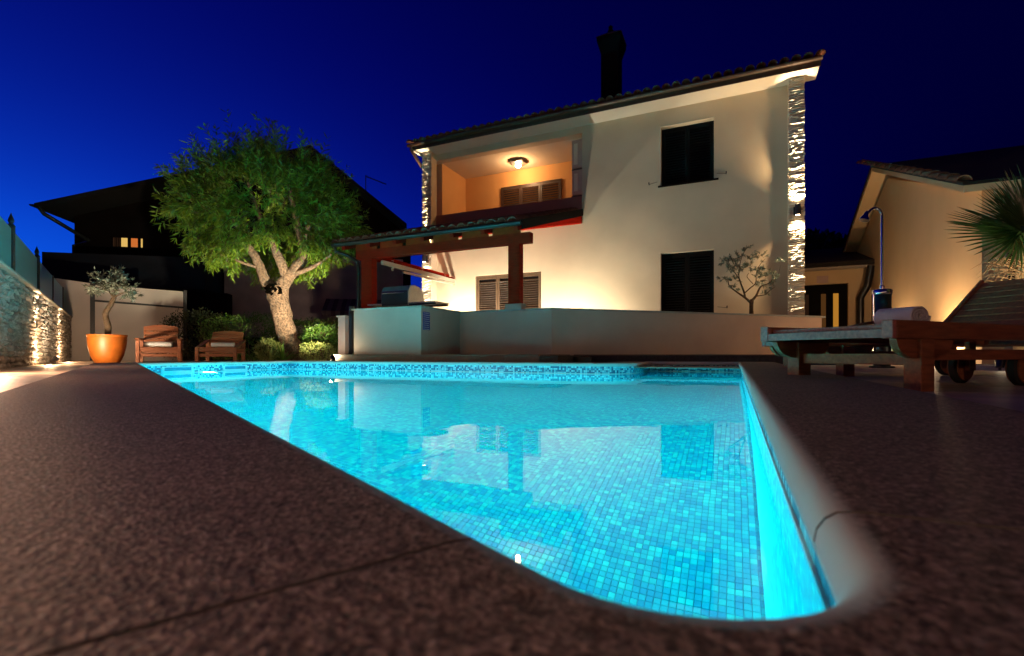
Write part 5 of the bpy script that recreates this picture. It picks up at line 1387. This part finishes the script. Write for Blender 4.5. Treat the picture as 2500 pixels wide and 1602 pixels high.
arc = [fs_(0, 0, .96), fs_(0, 0, top - .13)] + [fs_(-.085 + .085 * math.cos(a), 0, top - .13 + .10 * math.sin(a)) for a in [math.pi * k / 10 for k in range(1, 9)]] + [fs_(-.20, 0, top - .12)]
MB().tube(arc, .015, 12).build('pole', M['chrome'], sh, smooth=True)
MB().tube([fs_(-.175, 0, top - .07), fs_(-.20, 0, top - .12), fs_(-.215, 0, top - .16), fs_(-.222, 0, top - .18)], [.02, .03, .055, .058], 18).build('shower_head', M['chrome'], sh, smooth=True)

# ================================================================== PALM
pc = P(2512, 566, 5.2)
palm = thing('fan_palm', 'fan palm with dark green pleated fronds at the right edge of the picture', 'palm', (pc.x, pc.y, -.06), 0)
MB().tube([(pc.x, pc.y, -.06), (pc.x + .02, pc.y, .5), (pc.x, pc.y, pc.z - .15)], [.13, .12, .10], 16).build('trunk', M['fibre'], palm, smooth=True)
rp_ = random.Random(9)
def frond(c, axis, nrm, L_, spread, nb):
    axis = axis.normalized(); nrm = (nrm - axis * nrm.dot(axis)).normalized(); sdv = axis.cross(nrm)
    m = MB(); inner = .42
    for k in range(nb):
        a = spread * (k / (nb - 1) - .5); dr_ = axis * math.cos(a) + sdv * math.sin(a); sd2 = (-axis * math.sin(a) + sdv * math.cos(a))
        da = spread / (nb - 1); Lk = L_ * (1 - .25 * abs(k / (nb - 1) - .5) * 2) * rp_.uniform(.93, 1.05)
        droop = nrm * -.10 * Lk
        prof_ = [(0.02, .5), (inner, .5), (.75, .42), (1.0, .03)]
        vs = []
        for t_, wf in prof_:
            w_ = min(t_, inner) * Lk * da * wf * 1.0
            ctr = c + dr_ * Lk * t_ + droop * t_ * t_
            vs += [ctr + sd2 * w_, ctr + nrm * w_ * .7, ctr - sd2 * w_]
        m.add(vs, [(3 * i + j, 3 * i + j + 1, 3 * i + j + 4, 3 * i + j + 3) for i in range(3) for j in range(2)])
    return m
fdefs = [((-.95, -.1, .02), (0.1, -.8, .6), .76), ((-.8, -.2, .45), (.2, -.9, .3), .66), ((-.35, -.1, .95), (.1, -1, .1), .62), ((-.9, -.25, .30), (0, -.6, .8), .74),
         ((.3, -.2, .95), (-.2, -1, .1), .75), ((.9, -.2, .3), (0, -.8, .6), .8), ((.5, .6, .6), (0, 0, 1), .75), ((-.3, .8, .5), (0, 0, 1), .68), ((.7, -.5, -.1), (0, -.5, .9), .75)]
for ax, nm_, L_ in fdefs:
    ax = Vector(ax).normalized(); st_ = Vector((pc.x, pc.y, pc.z - .05)); c = st_ + ax * .12
    f_ = frond(c, ax, Vector(nm_), L_, 2.3, 25).build('frond', M['palm'], palm)
    MB().tube([st_ - Vector((0, 0, .12)), c], [.018, .012], 6).build('petiole', M['palm'], palm)
fb = MB()
for k in range(140):
    a = rp_.uniform(0, 6.28); z0_ = pc.z - rp_.uniform(.18, .62); c = Vector((pc.x + .1 * math.cos(a), pc.y + .1 * math.sin(a), z0_)); l_ = rp_.uniform(.08, .26)
    fb.tube([c, c + Vector((math.cos(a) * l_, math.sin(a) * l_, rp_.uniform(.0, .12))), c + Vector((math.cos(a) * l_ * 1.4, math.sin(a) * l_ * 1.4, -.05))], [.005, .004, .001], 4, cap=False)
fb.build('dead_fibres', M['fibre'], palm)['kind'] = 'stuff'
fr_p = frame((pc.x, pc.y, -.05), 0)
MB().lathe(fr_p, [(.62, 0), (.62, .05), (.54, .05), (.54, 0)], 40).build('tree_pit_edging', M['capstone'], palm)
ground_spot('palm_spotlight', 'small ground spotlight under the fan palm', Vector((pc.x - .55, pc.y - .25, -.05)), Vector((pc.x, pc.y, pc.z)), POW['olive'] * .45, 90)

# ================================================================== FURNITURE
def lounger(label, org, ang, tilt, arm, group='wooden sun loungers on the right'):
    t = thing('sun_lounger', label, 'sun lounger', (org[0], org[1], -.05), ang, group)
    f = frame((org[0], org[1], -.05), ang); Lg, Wd = 2.0, .65; rt, rb = .306, .228
    b = .004
    for y in (0, Wd - .04): MB().box(f, 0, Lg, y, y + .04, rb, rt).build('side_rail', M['teak'], t, bevel=b)
    MB().box(f, -.022, 0, .012, Wd - .012, .232, .270).build('end_rail', M['teak_lit'], t, bevel=b)
    for y in (0.0, Wd - .045): MB().box(f, -.026, -.0, y, y + .045, .228, .306).build('corner_block', M['teak_lit'], t, bevel=b)
    MB().box(f, Lg, Lg + .022, 0, Wd, rb, rt).build('head_rail', M['teak'], t, bevel=b)
    hinge = 1.42; x = .012; sw_ = .062
    while x + sw_ < hinge:
        MB().box(f, x, x + sw_, .045, Wd - .045, .272, .290).build('slat', M['teak_lit'] if x < .1 else M['teak'], t, bevel=.003); x += sw_ + .012
    ca, sa = math.cos(tilt), math.sin(tilt); BL = .64; x = .0
    def fb_(u, y, w): return f(hinge + u * ca - w * sa, y, .272 + u * sa + w * ca)
    while x + sw_ <= BL:
        MB().box(fb_, x, x + sw_, .07, Wd - .07, 0, .018).build('back_slat', M['teak'], t, bevel=.003); x += sw_ + .008
    for y in (.048, Wd - .07): MB().box(fb_, 0, BL, y, y + .022, -.02, .03).build('back_frame', M['teak'], t, bevel=.003)
    xs = hinge + BL * .62 * ca
    MB().beam(f(xs, .12, .272 + BL * .62 * sa), f(xs + .12, .12, .24), .025, .025).build('prop', M['teak'], t)
    MB().beam(f(xs, Wd - .12, .272 + BL * .62 * sa), f(xs + .12, Wd - .12, .24), .025, .025).build('prop', M['teak'], t)
    for y in (.0, Wd - .075):
        MB().box(f, .17, .265, y + .002, y + .073, 0, rb).build('leg', M['teak'], t, bevel=b)
        # curved bracket between rail and leg
        cv = [f(.03, y + .018, rb)] + [f(.17 - .14 * math.cos(a), y + .018, rb - .085 * math.sin(a)) for a in [math.pi / 2 * k / 6 for k in range(0, 7)]] + [f(.17, y + .018, rb)]
        MB().prism(cv[1:], f(0, .03, 0) - f(0, 0, 0)).build('bracket', M['teak'], t)
        cv = [f(.265, y + .018, rb - .09)] + [f(.265 + .17 * math.sin(a), y + .018, rb - .09 * math.cos(a)) for a in [math.pi / 2 * k / 6 for k in range(1, 7)]] + [f(.265, y + .018, rb)]
        MB().prism(cv, f(0, .03, 0) - f(0, 0, 0)).build('bracket', M['teak'], t)
    MB().box(f, .20, .235, .075, Wd - .075, .113, .165).build('stretcher', M['teak'], t, bevel=b)
    MB().box(f, .265, 1.45, .018, .045, .135, .185).build('lower_rail', M['teak'], t, bevel=b)
    for y in (.05, .30):
        n = 28; cx_ = 1.12; r_ = .092
        def ring(r, yy): return [f(cx_ + r * math.cos(2 * math.pi * k / n), yy, r_ + r * math.sin(2 * math.pi * k / n)) for k in range(n)]
        def disc(rings, name, mt_, smooth=True):
            m = MB(); vs = sum(rings, []); k_ = len(rings); m.add(vs, [(i * n + k, i * n + (k + 1) % n, (i + 1) * n + (k + 1) % n, (i + 1) * n + k) for i in range(k_ - 1) for k in range(n)] + [tuple(range(n)), tuple((k_ - 1) * n + k for k in range(n))])
            return m.build(name, mt_, t, smooth=smooth)
        wheel = disc([ring(r_ - .012, y), ring(r_, y + .008), ring(r_, y + .032), ring(r_ - .012, y + .04)], 'wheel', M['rubber'])
        m = MB(); vs = ring(r_ - .014, y - .006) + ring(r_ - .014, y + .046); m.add(vs, [(k, (k + 1) % n, n + (k + 1) % n, n + k) for k in range(n)] + [tuple(range(n)), tuple(range(n, 2 * n))]); m.build('rim', M['teak'], wheel)
        m = MB(); vs = ring(.010, y - .018) + ring(.010, y + .058); m.add(vs, [(k, (k + 1) % n, n + (k + 1) % n, n + k) for k in range(n)] + [tuple(range(n)), tuple(range(n, 2 * n))]); m.build('axle_bolt', M['chrome'], wheel)
        MB().box(f, cx_ - .03, cx_ + .03, y - .035, y - .012, r_ - .02, rb).build('axle_bracket', M['teak'], t)
    if arm:
        ap = []; ns2 = 10
        for k in range(ns2 + 1):
            u = k / ns2; ap.append((.55 + u * .85, .30 + .13 * u + .06 * math.sin(u * math.pi * .9)))
        for y in (0.62,):
            m = MB(); vs = []
            for (xx, zz) in ap:
                for (dy, dz_) in ((0, 0), (.05, 0), (.05, .022), (0, .022)): vs.append(f(xx, y + dy, zz + dz_))
            m.add(vs, [(4 * i + a, 4 * i + (a + 1) % 4, 4 * i + 4 + (a + 1) % 4, 4 * i + 4 + a) for i in range(ns2) for a in range(4)] + [(0, 1, 2, 3), tuple(4 * ns2 + a for a in range(4))])
            m.build('armrest', M['teak'], t)
            MB().box(f, 1.22, 1.30, y + .005, y + .045, rt, .43).build('arm_post', M['teak'], t)
    return t, f
angL = math.atan2(.3737, .9276)
l1, f1 = lounger('nearer wooden sun lounger on wheels with its backrest raised high and a rolled towel', (1.60, 2.04), angL, R(35), False)
l2, f2 = lounger('farther wooden sun lounger behind the towel, with a curved armrest', (2.26, 3.57), math.atan2(.14, .99), R(8), True)

def towel(name, label, f, x, y, zb, r, L_, axis='y', flap=True, group=None, org=None, ang=0):
    t = thing(name, label, 'towel', org, ang, group)
    n = 90; turns = 3.3; m = MB(); pts = []
    for k in range(n + 1):
        a = k / n * turns * 2 * math.pi; rr = r * (.14 + .86 * k / n)
        pts.append((rr * 1.22 * math.cos(a - math.pi * .6), rr * .82 * math.sin(a - math.pi * .6)))
    if flap:
        lx, lz = pts[-1]
        for k in range(1, 9):
            u = k / 8; pts.append((lx - r * 2.3 * u, lz * (1 - u) - r * .74 * u - r * .25 * math.sin(u * math.pi) * (0)))
    th = r * .13
    vs = []; nl = 14
    for j in range(nl + 1):
        yy = (j / nl - .5) * L_
        for (a, b) in pts:
            nzv = noise.noise(Vector((a * 30, b * 30, yy * 9))) * r * .05
            if axis == 'y': vs.append(f(x + a + nzv, y + yy + nzv, zb + r * .84 + b + nzv))
            else: vs.append(f(x + yy + nzv, y + a + nzv, zb + r * .84 + b + nzv))
    q_ = len(pts); m.add(vs, [(j * q_ + k, j * q_ + k + 1, (j + 1) * q_ + k + 1, (j + 1) * q_ + k) for j in range(nl) for k in range(q_ - 1)])
    o = m.build('roll', M['towel'], t, smooth=True); mo = o.modifiers.new('thick', 'SOLIDIFY'); mo.thickness = th; mo.offset = 0
    return t
towel('rolled_towel', 'rolled pale towel with a spiral end lying on the nearer sun lounger', f1, .45, .24, .292, .064, .17, 'y', True, 'rolled towels', f1(.45, .24, .292), angL)

def deck_chair(label, org, ang, rec):
    t = thing('deck_chair', label, 'armchair', (org[0], org[1], -.06), ang, 'teak deck chairs by the hedge')
    f = frame((org[0], org[1], -.06), ang); Wc = .72; b = .005
    # front faces -y
    for x in (-Wc / 2, Wc / 2 - .06):
        MB().box(f, x, x + .06, -.36, -.30, 0, .30 if rec > R(40) else .46).build('front_leg', M['teak'], t, bevel=b)
        MB().box(f, x, x + .06, .30, .36, 0, .46).build('rear_leg', M['teak'], t, bevel=b)
        if rec <= R(40):
            MB().box(f, x - .015, x + .075, -.38, .38, .46, .485).build('armrest', M['teak'], t, bevel=b)
        else:
            MB().beam(f(x + .03, -.30, .30), f(x + .03, .36, .47), .08, .025).build('armrest', M['teak'], t)
    MB().box(f, -Wc / 2 + .06, Wc / 2 - .06, -.345, -.315, .23, .30).build('front_rail', M['teak'], t, bevel=b)
    MB().box(f, -Wc / 2 + .06, Wc / 2 - .06, -.335, -.31, .13, .19).build('lower_rail', M['teak'], t, bevel=b)
    MB().box(f, -Wc / 2 + .06, Wc / 2 - .06, .315, .345, .20, .28).build('rear_rail', M['teak'], t, bevel=b)
    for x in (-Wc / 2 + .012, Wc / 2 - .048): MB().box(f, x, x + .036, -.30, .30, .22, .29).build('side_rail', M['teak'], t, bevel=b)
    for k in range(8):
        y = -.30 + k * .072; MB().box(f, -Wc / 2 + .06, Wc / 2 - .06, y, y + .06, .302, .320).build('seat_slat', M['teak'], t, bevel=.003)
    ca, sa = math.cos(rec), math.sin(rec)
    def fb_(x, u, w): return f(x, .24 + u * sa + w * ca, .32 + u * ca - w * sa)
    for x in (-Wc / 2 + .07, Wc / 2 - .11): MB().box(fb_, x, x + .04, 0, .44, 0, .03).build('back_post', M['teak'], t, bevel=b)
    for k in range(5):
        u = .01 + k * .083; MB().box(fb_, -Wc / 2 + .075, Wc / 2 - .075, u, u + .072, -.018, 0).build('back_slat', M['teak'], t, bevel=.003)
    # arched top rail
    n = 12; m = MB(); vs = []
    for i in range(n + 1):
        x = -Wc / 2 + .07 + (Wc - .14) * i / n; u_ = .425 + .045 * math.sin(math.pi * i / n)
        vs += [fb_(x, .40, -.022), fb_(x, u_, -.022), fb_(x, u_, .006), fb_(x, .40, .006)]
    m.add(vs, [(4 * i + a, 4 * i + (a + 1) % 4, 4 * i + 4 + (a + 1) % 4, 4 * i + 4 + a) for i in range(n) for a in range(4)] + [(0, 1, 2, 3), tuple(4 * n + a for a in range(4))])
    m.build('top_rail', M['teak'], t)
    return t, f
c1 = P(391, 866, 9.8); c2 = P(540, 866, 9.9)
a1 = math.atan2(-c1.x, c1.y) * .9; a2 = math.atan2(-c2.x, c2.y) * 1.0 - .25
ch1, g1 = deck_chair('teak deck chair with upright arms beside the orange pot', (c1.x, c1.y), a1, R(14))
ch2, g2 = deck_chair('reclined teak deck chair nearest the yellow-green shrub', (c2.x, c2.y), a2, R(44))
towel('rolled_towel', 'white rolled towel on the seat of the deck chair beside the orange pot', g1, -.02, -.18, .322, .065, .46, 'x', False, 'rolled towels', g1(0, -.18, .32), a1)
towel('rolled_towel', 'white rolled towel on the reclined deck chair', g2, .08, -.18, .322, .055, .40, 'x', False, 'rolled towels', g2(.08, -.18, .32), a2)
print('objects', len(bpy.data.objects), 'tiles', len(cand), 'stones', len(pieces))
